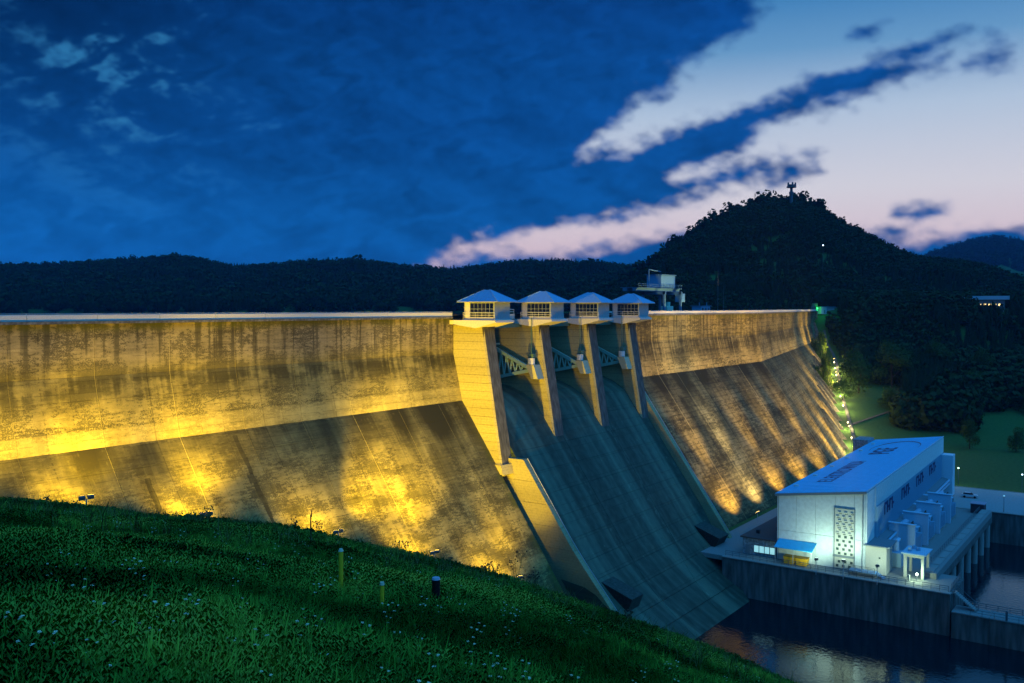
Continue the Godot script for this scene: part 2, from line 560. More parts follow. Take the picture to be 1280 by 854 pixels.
func stain_texture(w: int, h: int, s0: float, s1: float, depth: float, sd: int, left: bool) -> Texture2D:
	# weathered concrete: lime runs, algae, soot-dark seepage, board marks; all of it matter on the face
	var get_noise := func(freq: float, oct: int, k: int, sx: float, sy: float) -> PackedByteArray:
		var n := FastNoiseLite.new()
		n.seed = sd + k
		n.frequency = freq
		n.fractal_octaves = oct
		var im := n.get_image(maxi(8, int(w / sx)), maxi(8, int(h / sy)), false, false, true)
		im.convert(Image.FORMAT_L8)
		if im.get_width() != w or im.get_height() != h:
			im.resize(w, h, Image.INTERPOLATE_CUBIC)
		return im.get_data()
	var px := (s1 - s0) / w
	var mottled: PackedByteArray = get_noise.call(0.010, 6, 1, 1, 1)
	var fine: PackedByteArray = get_noise.call(0.30, 3, 2, 1, 1)
	var runs: PackedByteArray = get_noise.call(0.055 * px / 0.075, 4, 3, 1, 18)
	var long_runs: PackedByteArray = get_noise.call(0.022 * px / 0.075, 4, 4, 1, 40)
	var beds: PackedByteArray = get_noise.call(0.06, 4, 5, 22, 1)
	var algae: PackedByteArray = get_noise.call(0.018, 6, 6, 2.2, 1)
	var grit: PackedByteArray = get_noise.call(0.13, 5, 7, 2.6, 0.8)
	var out := PackedByteArray()
	out.resize(w * h * 3)
	var break_t := 60.0 - BREAK_Y
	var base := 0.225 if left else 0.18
	# [s centre, half width, t from, t to, strength]: seepage and algae where the wall shows them
	var spots := []
	if left:
		spots = [[64, 7, 16, 23, 0.8], [72, 4, 16.5, 24, 0.7], [93, 5, 16, 22, 0.55], [104, 6, 16.2, 26, 0.65], [113, 6, 16.2, 23, 0.75], [122, 5, 16.2, 27, 0.85], [131, 7, 16.1, 31, 1.0], [139, 3.5, 16.1, 40, 0.7], [127, 4, 24, 38, 0.6], [118, 3, 22, 34, 0.4], [84, 3, 17, 27, 0.4], [76, 2.5, 18, 30, 0.35], [60, 6, 17, 22, 0.4], [110, 2, 18, 45, 0.35], [100, 2.5, 20, 40, 0.3]]
	else:
		spots = [[225, 8, 16, 26, 0.9], [238, 8, 16.1, 30, 0.95], [252, 9, 16.1, 27, 0.9], [268, 8, 16.1, 24, 0.8], [285, 9, 16.1, 28, 0.8], [300, 8, 16.1, 30, 0.8], [232, 5, 24, 44, 0.6], [248, 4, 30, 48, 0.5], [276, 6, 26, 44, 0.5], [330, 14, 16, 24, 0.5], [380, 20, 16, 22, 0.5]]
	for y in h:
		var t := depth * (y + 0.5) / h
		var upper := t < break_t
		# the water-mark belt half way down the upper face, and the moss under the coping
		var belt := exp(-pow((t - 8.2) / 2.6, 2)) if left else smoothstep(4.0, 7.0, t) * smoothstep(15.0, 10.0, t)
		var moss := smoothstep(1.6, 0.2, t) * 0.8
		var dry := smoothstep(10.8, 12.4, t) if upper else 0.0
		for x in w:
			var i := y * w + x
			var s := s0 + (x + 0.5) * px
			var m := mottled[i] / 255.0
			var f := fine[i] / 255.0
			var ru := runs[i] / 255.0
			var lo := long_runs[i] / 255.0
			var bd := beds[i] / 255.0
			var al := algae[i] / 255.0
			var v := base + (m - 0.5) * 0.15 + (f - 0.5) * 0.11 + (bd - 0.5) * 0.12
			v += (lo - 0.5) * (0.17 if not upper else 0.07)
			var dark := 0.0
			# rows of honeycombed, soot-filled board marks
			dark = smoothstep(0.60, 0.72, bd * 0.55 + f * 0.45) * 0.55 * smoothstep(0.35, 0.6, al * 0.6 + m * 0.4)
			if upper:
				var down := smoothstep(0.58, 0.80, ru) * smoothstep(9.0 + 6.0 * lo, 1.0, t) * 0.8
				dark = maxf(dark, maxf(down, belt * smoothstep(0.30, 0.64, al * 0.5 + ru * 0.35 + bd * 0.15) * 0.88))
				if not left:
					dark = maxf(dark, smoothstep(0.52, 0.75, ru) * smoothstep(16.0, 5.0, t) * 0.7)
				v += dry * (0.05 + (ru - 0.5) * 0.14)
			else:
				var seep := smoothstep(break_t + 16.0 * lo + 4.0, break_t, t) * 0.62
				for k: Array in spots:
					var ds: float = absf(s - float(k[0])) / float(k[1])
					if ds < 1.0 and t > k[2] and t < k[3] + 4.0:
						seep = maxf(seep, k[4] * (1.0 - ds * ds) * smoothstep(k[3] + 4.0, k[2] + 1.0, t) * 1.3)
				dark = maxf(dark, seep * smoothstep(0.20, 0.56, al * 0.4 + ru * 0.3 + bd * 0.3 + seep * 0.15))
				dark = maxf(dark, smoothstep(0.62, 0.84, al) * 0.6)
				v += smoothstep(0.62, 0.9, ru) * 0.08
			var gr := grit[i] / 255.0
			var crust := gr * 0.62 + f * 0.24 + bd * 0.14
			dark = maxf(dark, smoothstep(0.55, 0.68, crust + (al - 0.55) * 0.5) * 0.45)
			# small black lichen crusts, in colonies
			var colony := al * 0.45 + gr * 0.30 + ru * 0.25
			if f > 0.66 - 0.30 * smoothstep(0.42, 0.62, colony) + (0.06 if upper else 0.0):
				dark = maxf(dark, 0.72 * smoothstep(0.36, 0.50, colony))
			if left and upper and t > 13.4 + 0.5 * float(s < 76.0) + 0.12 * (ru - 0.5):
				v = v * 1.08 + 0.03   # a paler, newer strip of rendering above the ledge
				dark *= 0.55
			v += smoothstep(0.40, 0.30, crust) * 0.05
			# marks left by the shutter boards
			var gy := fmod(t, 1.5)
			var gx := fmod(s + 560.0 - (44.0 if left else 204.0), 3.7333)
			if (gy < px * 1.3 or gx < px * 1.3) and gr * 0.5 + lo * 0.5 > 0.42:
				v *= 0.62
			if left and not upper:
				var gul := 0.0
				if absf(s - (86.6 + 0.5 * (m - 0.5))) < 0.22 + 0.3 * al and t > 17.0 and t < 36.0: gul = 0.85
				if absf(s - 70.5 - 0.5 * (m - 0.5)) < 0.3 + 0.3 * al and t > 21.5 and t < 28.0: gul = 0.85
				if absf(s - 88.2) < 0.3 and t > 16.5: v += 0.05 * ru
				if absf(s - 86.2) < 0.7 * al + 0.3 and t > 23.6 and t < 25.0: gul = 0.7
				dark = maxf(dark, gul)
				if s > 138.6:
					moss = smoothstep(138.6, 141.0, s) * smoothstep(0.25, 0.55, al) * smoothstep(17.0, 30.0, t)
				else:
					moss = 0.0
			var js := fmod(s + 0.08 + 504.0 - (44.0 if left else 204.0), 11.2)
			if js < maxf(0.11, px * 1.2) and f + al > 0.62:
				v += 0.16    # lime weeping from the contraction joint
				dark *= 0.4
			if left and absf(t - 28.6 - 0.1 * (lo - 0.5)) < 0.05 and f > 0.35:
				v += 0.10
			v = v * (1.0 - 0.88 * dark)
			v = clampf(v, 0.03, 0.6)
			var cr := v * (1.02 - 0.05 * dark)
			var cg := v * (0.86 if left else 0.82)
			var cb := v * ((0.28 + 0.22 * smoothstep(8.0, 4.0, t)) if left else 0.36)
			if moss > 0.01:
				var k := moss * smoothstep(0.35, 0.6, al * 0.6 + ru * 0.4)
				cr = lerpf(cr, 0.075, k)
				cg = lerpf(cg, 0.085, k)
				cb = lerpf(cb, 0.018, k)
			out[i * 3] = int(255.0 * pow(cr, 0.4545))
			out[i * 3 + 1] = int(255.0 * pow(cg, 0.4545))
			out[i * 3 + 2] = int(255.0 * pow(cb, 0.4545))
	return ImageTexture.create_from_image(Image.create_from_data(w, h, false, Image.FORMAT_RGB8, out))

func face_material(called: String, tex: Texture2D) -> StandardMaterial3D:
	var m := StandardMaterial3D.new()
	m.resource_name = called
	m.albedo_texture = tex
	m.texture_repeat = false
	m.roughness = 0.92
	m.metallic_specular = 0.25
	return m

func lift(s0: float, s1: float, y0: float, y1: float, gap: float, uv, merged: Shape = null, m0 := 0.0, m1 := 0.0) -> Shape:
	# one pour of concrete in the face: a slab with its joints left open
	var sh := merged if merged else Shape.new()
	sh.uv_of = uv
	var a := s0 + gap
	var b := s1 - gap
	var hi := y1 - gap * 0.7
	var lo := y0 + gap * 0.7
	var nrm := Vector3(0, face_z(lo) - face_z(hi), hi - lo).normalized()
	var back := nrm * -0.5
	var zl := face_z(lo)
	var zh := face_z(hi)
	var f := [Vector3(a + m0 * zl, lo, zl), Vector3(b + m1 * zl, lo, zl), Vector3(b + m1 * zh, hi, zh), Vector3(a + m0 * zh, hi, zh)]
	var mid: Vector3 = (f[0] + f[2]) / 2.0 + back
	var e := gap * 0.6
	var g := []
	for p: Vector3 in f:
		g.append(p + (mid - back - p).normalized() * e)
	sh.poly(g, mid)
	for i in 4:
		var j := (i + 1) % 4
		sh.poly([g[i], g[j], f[j] + nrm * -e, f[i] + nrm * -e], mid)
		sh.poly([f[i] + nrm * -e, f[j] + nrm * -e, f[j] + back, f[i] + back], mid)
	return sh

func wing(dam: Node3D, joints: Array, foot: Callable, m: Material, uv, step: float, apart: bool, frame: Node3D) -> void:
	for i in joints.size() - 1:
		var s0: float = joints[i]
		var s1: float = joints[i + 1]
		var bottom: float = foot.call((s0 + s1) / 2.0)
		var mono: Node3D
		var shape: Shape = null
		if apart:
			mono = node("monolith", frame)
		else:
			shape = Shape.new()
		var rows := [60.0]
		var y := 60.0
		for k in 2: rows.append(60.0 - 3.5 * (k + 1))
		for k in 3: rows.append(53.0 - 3.0667 * (k + 1))
		y = BREAK_Y
		while y - step > bottom:
			y -= step
			rows.append(y)
		rows.append(minf(bottom, y - 0.5))
		for k in rows.size() - 1:
			if apart:
				part("concrete_lift", lift(s0, s1, rows[k + 1], rows[k], 0.018, uv, null, 0.0, tan(BEND_TURN / 2) if s1 > 303.9 else 0.0), m, mono)
			else:
				lift(s0, s1, rows[k + 1], rows[k], 0.03, uv, shape, -tan(BEND_TURN / 2) if i == 0 else 0.0)
		if not apart:
			part("monolith", shape, m, frame)

func core(s0: float, s1: float, bottom: float) -> Shape:
	var sh := Shape.new()
	var d := 0.22
	sh.prism([Vector3(s0, 59.9, -8), Vector3(s0, 59.9, -d), Vector3(s0, 53, -d), Vector3(s0, BREAK_Y, 2.2 - d), Vector3(s0, bottom, face_z(bottom) - d), Vector3(s0, bottom, -8)], Vector3(s1 - s0, 0, 0))
	return sh

func build_dam() -> void:
	var dam := thing("concrete_dam", "long floodlit concrete gravity dam with stained stepped face crossing the valley", "dam")
	var inner := mat("joint_concrete", lin(0.10, 0.095, 0.085), 0.95, coarse, 0.1)
	var tl := stain_texture(1400, 960, 40.0, 145.0, 72.0, 21, true)
	var tr := stain_texture(1800, 480, 200.0, 545.0, 72.0, 55, false)
	print("stains done")
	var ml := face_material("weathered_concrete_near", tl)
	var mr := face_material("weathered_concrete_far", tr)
	var uvl := func(p: Vector3) -> Array: return [Vector2((p.x - 40.0) / 105.0, face_t(p.y) / 72.0), Vector2.ZERO]
	var uvr := func(p: Vector3) -> Array: return [Vector2((p.x - 200.0) / 345.0, face_t(p.y) / 72.0), Vector2.ZERO]
	var left := []
	for i in 9: left.append(44.0 + 11.2 * i - (0.0 if i < 8 else 0.0))
	left.append(141.0)
	part("core", core(-80.0, 141.0, -8.0), inner, dam)
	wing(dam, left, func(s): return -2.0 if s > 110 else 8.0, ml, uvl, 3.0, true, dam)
	var plain := mat("plain_dam_concrete", lin(0.25, 0.22, 0.15), 0.92, coarse, 0.05)
	var sh := Shape.new()
	for i in 11: lift(-80.0 + 11.27 * i, -80.0 + 11.27 * (i + 1), 20.0, BREAK_Y, 0.05, null, sh)
	for i in 11: lift(-80.0 + 11.27 * i, -80.0 + 11.27 * (i + 1), BREAK_Y, 53.0, 0.05, null, sh)
	for i in 11: lift(-80.0 + 11.27 * i, -80.0 + 11.27 * (i + 1), 53.0, 60.0, 0.05, null, sh)
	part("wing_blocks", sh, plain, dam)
	var right := [204.0]
	while right[-1] + 11.2 < 300.0: right.append(right[-1] + 11.2)
	right.append(304.0)
	part("core", core(203.5, 303.9, 2.0), inner, dam)
	wing(dam, right, func(s): return 6.5, mr, uvr, 3.6, true, dam)
	var bent := node("far_wing", dam, BEND, BEND_TURN)
	var uvb := func(p: Vector3) -> Array: return [Vector2((p.x + 304.0 - 200.0) / 345.0, face_t(p.y) / 72.0), Vector2.ZERO]
	var joints := [0.0]
	while joints[-1] + 11.5 < 228.0: joints.append(joints[-1] + 11.5)
	joints.append(232.0)
	wing(dam, joints, func(s): return maxf(4.0, table(CONTACT, s) - 3.0), mr, uvb, 3.6, false, bent)
	part("core", core(0.5, 232.0, 2.0), inner, bent)
	# stepped abutment walls at the foot of every far monolith
	var curb := mat("curb_concrete", lin(0.27, 0.25, 0.21), 0.9, coarse, 0.1)
	for i in range(3, joints.size() - 1):
		var s: float = joints[i + 1]
		var yb := table(CONTACT, s - 5.0) - 1.0
		var zb := face_z(yb)
		var cs := Shape.new()
		cs.prism([Vector3(s - 0.5, yb - 3, zb - 6), Vector3(s - 0.5, yb - 3, zb + 3.0), Vector3(s - 0.5, yb + 1.0, zb + 0.9), Vector3(s - 0.5, yb + 13.0, face_z(yb + 13.0) + 0.9), Vector3(s - 0.5, yb + 13.0, face_z(yb + 13.0) - 2.0)], Vector3(0.6, 0, 0))
		part("abutment_rib", cs, curb, bent)

# ------------------------------------------------------------------ spillway
const PIER_X := [141.0, 160.5, 180.0, 199.5]
func chute_z(y: float) -> float:
	if y > 14.0:
		return 2.2 + SLOPE * (BREAK_Y - y) + 3.0
	var k := (14.0 - y) / 14.0
	return 2.2 + SLOPE * (BREAK_Y - 14.0) + 3.0 + lerpf(0, 18.0, 0.55 * k + 0.45 * k * k)
func build_spillway() -> void:
	var sp := thing("spillway", "dark wet three-bay concrete spillway chute with four tall piers", "spillway")
	var streak := FastNoiseLite.new()
	streak.seed = 8
	streak.frequency = 0.02
	streak.fractal_octaves = 5
	var im := streak.get_image(512, 7, false, false, true)
	im.resize(512, 512, Image.INTERPOLATE_CUBIC)
	im.convert(Image.FORMAT_RGB8)
	var fine := FastNoiseLite.new()
	fine.frequency = 0.06
	fine.fractal_octaves = 4
	var im2 := fine.get_image(512, 512, false, false, true)
	var d := im.get_data()
	var d2 := im2.get_data()
	for i in 512 * 512:
		var s := d[i * 3] / 255.0
		var f := d2[i] / 255.0
		var v := 0.05 + 0.14 * s * s + 0.045 * (f - 0.5) + (0.05 if f > 0.86 else 0.0)
		if (i / 512) % 25 == 0 and f > 0.4: v *= 0.7
		for dark_band in [165.0, 325.0]:   # two darker bands running down below the piers
			v *= 1.0 - 0.5 * exp(-pow((i % 512 - dark_band + 14.0 * (f - 0.5)) / 9.0, 2))
		v = maxf(v, 0.02)
		d[i * 3] = int(255 * pow(v * 0.62, 0.4545))
		d[i * 3 + 1] = int(255 * pow(v * 0.98, 0.4545))
		d[i * 3 + 2] = int(255 * pow(v * 0.66, 0.4545))
	var chute_m := face_material("wet_algae_concrete", ImageTexture.create_from_image(Image.create_from_data(512, 512, false, Image.FORMAT_RGB8, d)))
	chute_m.roughness = 0.6
	var pier_tex := board_texture()
	var pier_m := face_material("boarded_pier_concrete", pier_tex)
	pier_m.texture_repeat = true
	var inner := mat("joint_concrete", Color.WHITE)
	# the chute: one curved slab for each bay and each pour
	var uvc := func(p: Vector3) -> Array: return [Vector2((p.x - 141.0) / 64.0, (60.0 - p.y) / 62.0), Vector2.ZERO]
	var ys := [46.0, 45.2, 43.8]
	var y := 42.0
	while y > 15.0:
		ys.append(y)
		y -= 4.0
	for v in [14.0, 11.0, 8.0, 5.0, 2.5, 0.0, -2.5]: ys.append(v)
	var bounds := [144.5, 163.5, 183.0, 203.0]
	for b in 3:
		var bay := node("chute_bay", sp)
		for i in ys.size() - 1:
			var hi: float = ys[i]
			var lo: float = ys[i + 1]
			var sh := Shape.new()
			sh.uv_of = uvc
			var x0: float = bounds[b] + (0.04 if b else 0.0)
			var ends := []
			for yy: float in [lo, hi]:
				var k := clampf((12.0 - yy) / 12.0, 0, 1)
				var xa := x0
				var xb: float = bounds[b + 1] - 0.04
				if k > 0.0:   # the chute draws in to the river at its toe
					xa = lerpf(xa, 146.0 + (xa - 144.5) * 0.68, k)
					xb = lerpf(xb, 146.0 + (xb - 144.5) * 0.68, k)
				ends.append([xa, xb])
			var g := 0.02
			var zl := chute_z(lo + g) if lo < 42.01 else table([42.0, 6.46, 43.8, 3.6, 45.2, 0.0, 46.0, -5.0], lo)
			var zh := chute_z(hi - g) if hi < 42.01 else table([42.0, 6.46, 43.8, 3.6, 45.2, 0.0, 46.0, -5.0], hi)
			sh.hexa([Vector3(ends[0][0], lo + g, zl), Vector3(ends[0][1], lo + g, zl), Vector3(ends[1][1], hi - g, zh), Vector3(ends[1][0], hi - g, zh)],
				[Vector3(ends[0][0], lo + g - 3, zl - 3), Vector3(ends[0][1], lo + g - 3, zl - 3), Vector3(ends[1][1], hi - g - 3, zh - 3), Vector3(ends[1][0], hi - g - 3, zh - 3)])
			part("chute_slab", sh, chute_m, bay)
	# piers, poured in lifts; nose facings mix real stains with shade painted into the grey
	var nose_m := mat("shade_stained_concrete", lin(0.17, 0.17, 0.155), 0.95, coarse, 0.1)
	nose_m.uv1_scale = Vector3(0.2, 0.05, 0.2)
	var uvp := func(p: Vector3) -> Array: return [Vector2((p.z + p.x * 0.7) / 8.0, -p.y / 8.0), Vector2.ZERO]
	for i in 4:
		var x: float = PIER_X[i]
		var pier := node("pier", sp)
		var yy := 58.6
		var low := 30.0
		while yy > low:
			var h := 1.6
			var sh := Shape.new()
			sh.uv_of = uvp
			var b := []
			var t := []
			var off := 0.05
			for c: Array in [[b, yy - h + off], [t, yy]]:
				var q: float = c[1]
				var zf := 7.2 + 0.17 * (58.8 - q)
				for e: Vector2 in [Vector2(x, -5), Vector2(x + 3.8, -5), Vector2(x + 3.8, zf - 0.3), Vector2(x + 3.5, zf), Vector2(x + 0.3, zf), Vector2(x, zf - 0.3)]:
					(c[0] as Array).append(Vector3(e.x, q, e.y))
			var mid := Vector3(x + 1.9, yy - h / 2, 1)
			sh.poly(b, mid)
			sh.poly(t, mid)
			for k in 6:
				sh.poly([b[k], b[(k + 1) % 6], t[(k + 1) % 6], t[k]], mid)
			part("pour_lift", sh, pier_m, pier)
			yy -= h
		var nose := Shape.new()
		var n0 := 7.2 + 0.17 * (58.8 - 58.4)
		var n1 := 7.2 + 0.17 * (58.8 - 30.4)
		nose.hexa([Vector3(x + 0.32, 30.4, n1 - 0.2), Vector3(x + 3.48, 30.4, n1 - 0.2), Vector3(x + 3.48, 30.4, n1 + 0.03), Vector3(x + 0.32, 30.4, n1 + 0.03)], [Vector3(x + 0.32, 58.4, n0 - 0.2), Vector3(x + 3.48, 58.4, n0 - 0.2), Vector3(x + 3.48, 58.4, n0 + 0.03), Vector3(x + 0.32, 58.4, n0 + 0.03)])
		part("stained_nose", nose, nose_m, pier)
		boxed("pier_core", Vector3(x + 1.9, (59.0 + low) / 2, 1.4), Vector3(3.7, 58.0 - low, 12), inner, pier)
	# head-race floor that closes the bays behind the gates, and the ledge beneath the first pier
	var uvw := func(p: Vector3) -> Array: return [Vector2((p.z + p.x * 0.3) / 8.0, -p.y / 8.0), Vector2.ZERO]
	var ledge := Shape.new()
	ledge.uv_of = uvw
	ledge.hexa([Vector3(140.6, 30.2, 4), Vector3(144.6, 30.2, 4), Vector3(144.6, 30.2, 13.2), Vector3(140.6, 30.2, 12.4)], [Vector3(140.6, 32.0, 4), Vector3(144.6, 32.0, 4), Vector3(144.6, 32.0, 12.7), Vector3(140.6, 32.0, 11.9)])
	part("pier_ledge", ledge, pier_m, sp)
	for a: Array in [[143.4, 1.4, 5.4, 33.0, 0.0, 2.6], [203.2, 1.5, 5.2, 47.0, 4.0, 0.0]]:
		var wall := node("training_wall", sp)
		var top: float = a[3]
		while top > a[4]:
			var lo: float = maxf(top - 4.0, a[4])
			var sh := Shape.new()
			sh.uv_of = uvw
			var b := []
			var t := []
			for c: Array in [[b, lo + 0.05], [t, top]]:
				var q: float = c[1]
				var shift: float = a[5] * smoothstep(20.0, 0.0, q)
				for e: Vector2 in [Vector2(0, -4), Vector2(a[1], -4), Vector2(a[1], a[2]), Vector2(0, a[2])]:
					(c[0] as Array).append(Vector3(a[0] + shift + e.x, q, 2.2 + SLOPE * (BREAK_Y - q) + e.y))
			sh.hexa(b, t)
			part("wall_lift", sh, pier_m, wall)
			top -= 4.0
		var rail := Shape.new()
		for k in 9:
			var q0: float = lerpf(a[3], a[4], k / 9.0)
			var q1: float = lerpf(a[3], a[4], (k + 1) / 9.0)
			var sx: float = a[0] + a[1] - 0.1
			rail.tube(Vector3(sx + a[5] * smoothstep(20.0, 0.0, q0), q0 + 0.15, 2.2 + SLOPE * (BREAK_Y - q0) + a[2] + 0.05), Vector3(sx + a[5] * smoothstep(20.0, 0.0, q1), q1 + 0.15, 2.2 + SLOPE * (BREAK_Y - q1) + a[2] + 0.05), 0.06)
		part("edge_rail", rail, mat("galvanised", lin(0.45, 0.46, 0.46), 0.5), wall)
	# deflector wedges near the toe, each with one cheek blackened as painted shade
	var wet := mat("painted_cheek_shade", lin(0.03, 0.035, 0.032), 0.7, coarse, 0.2)  # near-black colour standing for the unlit side of the wedge
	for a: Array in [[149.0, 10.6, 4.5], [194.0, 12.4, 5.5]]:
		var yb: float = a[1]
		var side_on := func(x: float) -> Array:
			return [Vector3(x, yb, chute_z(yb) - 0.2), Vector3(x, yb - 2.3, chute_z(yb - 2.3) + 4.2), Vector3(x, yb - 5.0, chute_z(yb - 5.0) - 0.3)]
		var wedge := node("deflector_wedge", sp)
		var sh := Shape.new()
		sh.prism(side_on.call(a[0] + 0.06), Vector3(a[2], 0, 0))
		part("block", sh, mat("wedge_concrete", lin(0.06, 0.10, 0.085), 0.7, coarse, 0.2), wedge)
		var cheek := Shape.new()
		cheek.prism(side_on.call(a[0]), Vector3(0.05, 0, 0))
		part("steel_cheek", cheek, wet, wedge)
	var apron := Shape.new()
	apron.hexa([Vector3(184, -3, 30), Vector3(205, -3, 30), Vector3(205, -3, 36), Vector3(184.5, -3, 43)], [Vector3(196, 6.5, 30), Vector3(205, 6.5, 30), Vector3(205, 6.5, 33.5), Vector3(188, 4.0, 38)])
	part("apron_block", apron, mat("quay_concrete", lin(0.19, 0.19, 0.18), 0.9, coarse, 0.08), sp)
	# pier heads
	var white := mat("pale_render", lin(0.62, 0.60, 0.57), 0.85, faint, 0.15)
	for i in 4:
		var x: float = PIER_X[i] - 1.2
		var sh := Shape.new()
		sh.prism([Vector3(x, 59.62, -6), Vector3(x, 59.62, 11.2), Vector3(x, 59.2, 11.2), Vector3(x, 58.4, 7.6), Vector3(x, 58.1, 6.4), Vector3(x, 58.8, 1.0), Vector3(x, 58.8, -6)], Vector3(6.2, 0, 0))
		part("pier_head", sh, white, sp)
	for i in 3:
		var x: float = PIER_X[i] + 5.25
		var sh := Shape.new()
		sh.prism([Vector3(x, 60.7, 2.0), Vector3(x, 59.5, 2.0), Vector3(x + 3.0, 60.1, 2.0), Vector3(x + 9.8, 60.1, 2.0), Vector3(x + 12.8, 59.5, 2.0), Vector3(x + 12.8, 60.7, 2.0)], Vector3(0, 0, -8))
		part("bridge_span", sh, white, sp)
		var rail := Shape.new()
		for hgt in [61.2, 61.7]:
			rail.tube(Vector3(x, hgt, 1.8), Vector3(x + 12.8, hgt, 1.8), 0.07, -1, 6)
		for k in 9: rail.tube(Vector3(x + 1.6 * k, 60.7, 1.8), Vector3(x + 1.6 * k, 61.75, 1.8), 0.05, -1, 6)
		part("bridge_railing", rail, mat("pale_paint", lin(0.6, 0.6, 0.58), 0.6), sp)
	build_gates()
	build_gate_houses()

func board_texture() -> Texture2D:
	var n := FastNoiseLite.new()
	n.frequency = 0.02
	n.fractal_octaves = 5
	var a := n.get_seamless_image(512, 512)
	n.seed = 4
	n.frequency = 0.09
	var b := n.get_seamless_image(512, 512)
	var da := a.get_data()
	var db := b.get_data()
	var out := PackedByteArray()
	out.resize(512 * 512 * 3)
	for y in 512:
		var board := y / 32
		var tone := 0.03 * sin(board * 12.9898)
		for x in 512:
			var i := y * 512 + x
			var v := 0.33 + tone + 0.14 * (da[i] / 255.0 - 0.5) + 0.10 * (db[i] / 255.0 - 0.5)
			if y % 32 < 2: v *= 0.72
			if da[i] > 175 and db[i] > 120: v *= 0.7
			out[i * 3] = int(255 * pow(v, 0.4545))
			out[i * 3 + 1] = int(255 * pow(v * 0.92, 0.4545))
			out[i * 3 + 2] = int(255 * pow(v * 0.5, 0.4545))
	return ImageTexture.create_from_image(Image.create_from_data(512, 512, false, Image.FORMAT_RGB8, out))

func build_gates() -> void:
	var green := mat("gate_green_paint", lin(0.40, 0.60, 0.48), 0.5, faint, 0.4)
	var dark := mat("gate_dark_steel", lin(0.07, 0.14, 0.11), 0.6)
	var cap := mat("pale_paint", lin(0.6, 0.6, 0.58), 0.6)
	var block := mat("trunnion_concrete", lin(0.66, 0.64, 0.42), 0.85, grain, 0.5)
	var where := ["nearest", "middle", "farthest"]
	for i in 3:
		var x0: float = PIER_X[i] + 3.9
		var x1: float = PIER_X[i + 1] - 0.1
		var g := thing("spillway_gate", ["green curved spillway gate with truss arms in the bay beside the brightly lit pier", "green curved spillway gate with truss arms in the middle bay of three", "green curved spillway gate with truss arms in the bay nearest the gantry crane"][i], "gate", Vector3(0, 0, 0), 0, "spillway gates")
		var trun := Vector3(0, 49.0, 6.2)
		var skin := Shape.new()
		var rad := 11.0
		for k in 10:
			var w0 := deg_to_rad(-22.0 + 5.6 * k)
			var w1 := deg_to_rad(-22.0 + 5.6 * (k + 1))
			var p0 := trun + Vector3(0, sin(w0), -cos(w0)) * rad
			var p1 := trun + Vector3(0, sin(w1), -cos(w1)) * rad
			skin.hexa([Vector3(x0, p0.y, p0.z), Vector3(x1, p0.y, p0.z), Vector3(x1, p0.y, p0.z - 0.3), Vector3(x0, p0.y, p0.z - 0.3)], [Vector3(x0, p1.y, p1.z), Vector3(x1, p1.y, p1.z), Vector3(x1, p1.y, p1.z - 0.3), Vector3(x0, p1.y, p1.z - 0.3)])
		part("skin_plate", skin, dark, g)
		for k in 6:
			var w := deg_to_rad(-16.0 + 9.0 * k)
			var p := trun + Vector3(0, sin(w), -cos(w)) * (rad - 0.35)
			boxed("stiffener", Vector3((x0 + x1) / 2, p.y, p.z), Vector3(x1 - x0, 0.35, 0.6), green, g, 0.0, Basis(Vector3.RIGHT, -w))
		for e in [x0 + 0.7, x1 - 0.9]:
			var arm := Shape.new()
			var tp := Vector3(e, trun.y, trun.z)
			var up := tp + Vector3(0, sin(deg_to_rad(24)), -cos(deg_to_rad(24))) * (rad - 0.6)
			var dn := tp + Vector3(0, sin(deg_to_rad(-12)), -cos(deg_to_rad(-12))) * (rad - 0.6)
			for b: Array in [[tp, up], [tp, dn]]:
				var dir: Vector3 = (b[1] - b[0])
				arm.box((b[0] + b[1]) / 2.0, Vector3(0.6, 0.7, dir.length()), Basis.looking_at(dir.normalized(), Vector3.UP))
			for k in 5:
				var f0 := 0.25 + 0.15 * k
				var a0 := tp.lerp(up, f0)
				var a1 := tp.lerp(dn, f0 + 0.02)
				var a2 := tp.lerp(up, f0 + 0.15)
				arm.tube(a0, a1, 0.2, -1, 6)
				arm.tube(a1, a2, 0.18, -1, 6)
			part("truss_arm", arm, green, g)
		var tr := Shape.new()
		var xt := x1 - 0.9
		tr.tube(Vector3(xt - 0.9, 50.2, 6.6), Vector3(xt - 0.9, 51.5, 6.6), 0.75, 0.75, 14)
		part("hoist_drum", tr, cap, g)
		var tc := Shape.new()
		tc.box(Vector3(xt - 0.5, 52.0, 6.6), Vector3(1.3, 0.9, 1.2), Basis(), 0.1)
		part("hoist_cover", tc, dark, g)
		var tb := Shape.new()
		tb.hexa([Vector3(xt - 1.5, 47.2, 7.0), Vector3(x1, 47.2, 7.0), Vector3(x1, 47.2, 8.6), Vector3(xt - 1.5, 47.2, 8.6)], [Vector3(xt - 1.5, 50.1, 5.6), Vector3(x1, 50.1, 5.6), Vector3(x1, 50.1, 7.6), Vector3(xt - 1.5, 50.1, 7.6)])
		part("trunnion_block", tb, block, g)
		var ch := Shape.new()
		ch.tube(Vector3(xt - 0.9, 52.3, 6.6), Vector3(xt - 0.9, 60.0, 6.6), 0.09, -1, 6)
		part("hoist_chain", ch, dark, g)
		var bm := Shape.new()
		bm.box(Vector3((x0 + x1) / 2, 58.3, 2.5), Vector3(x1 - x0 - 0.2, 0.8, 0.9))
		part("lifting_beam", bm, dark, g)

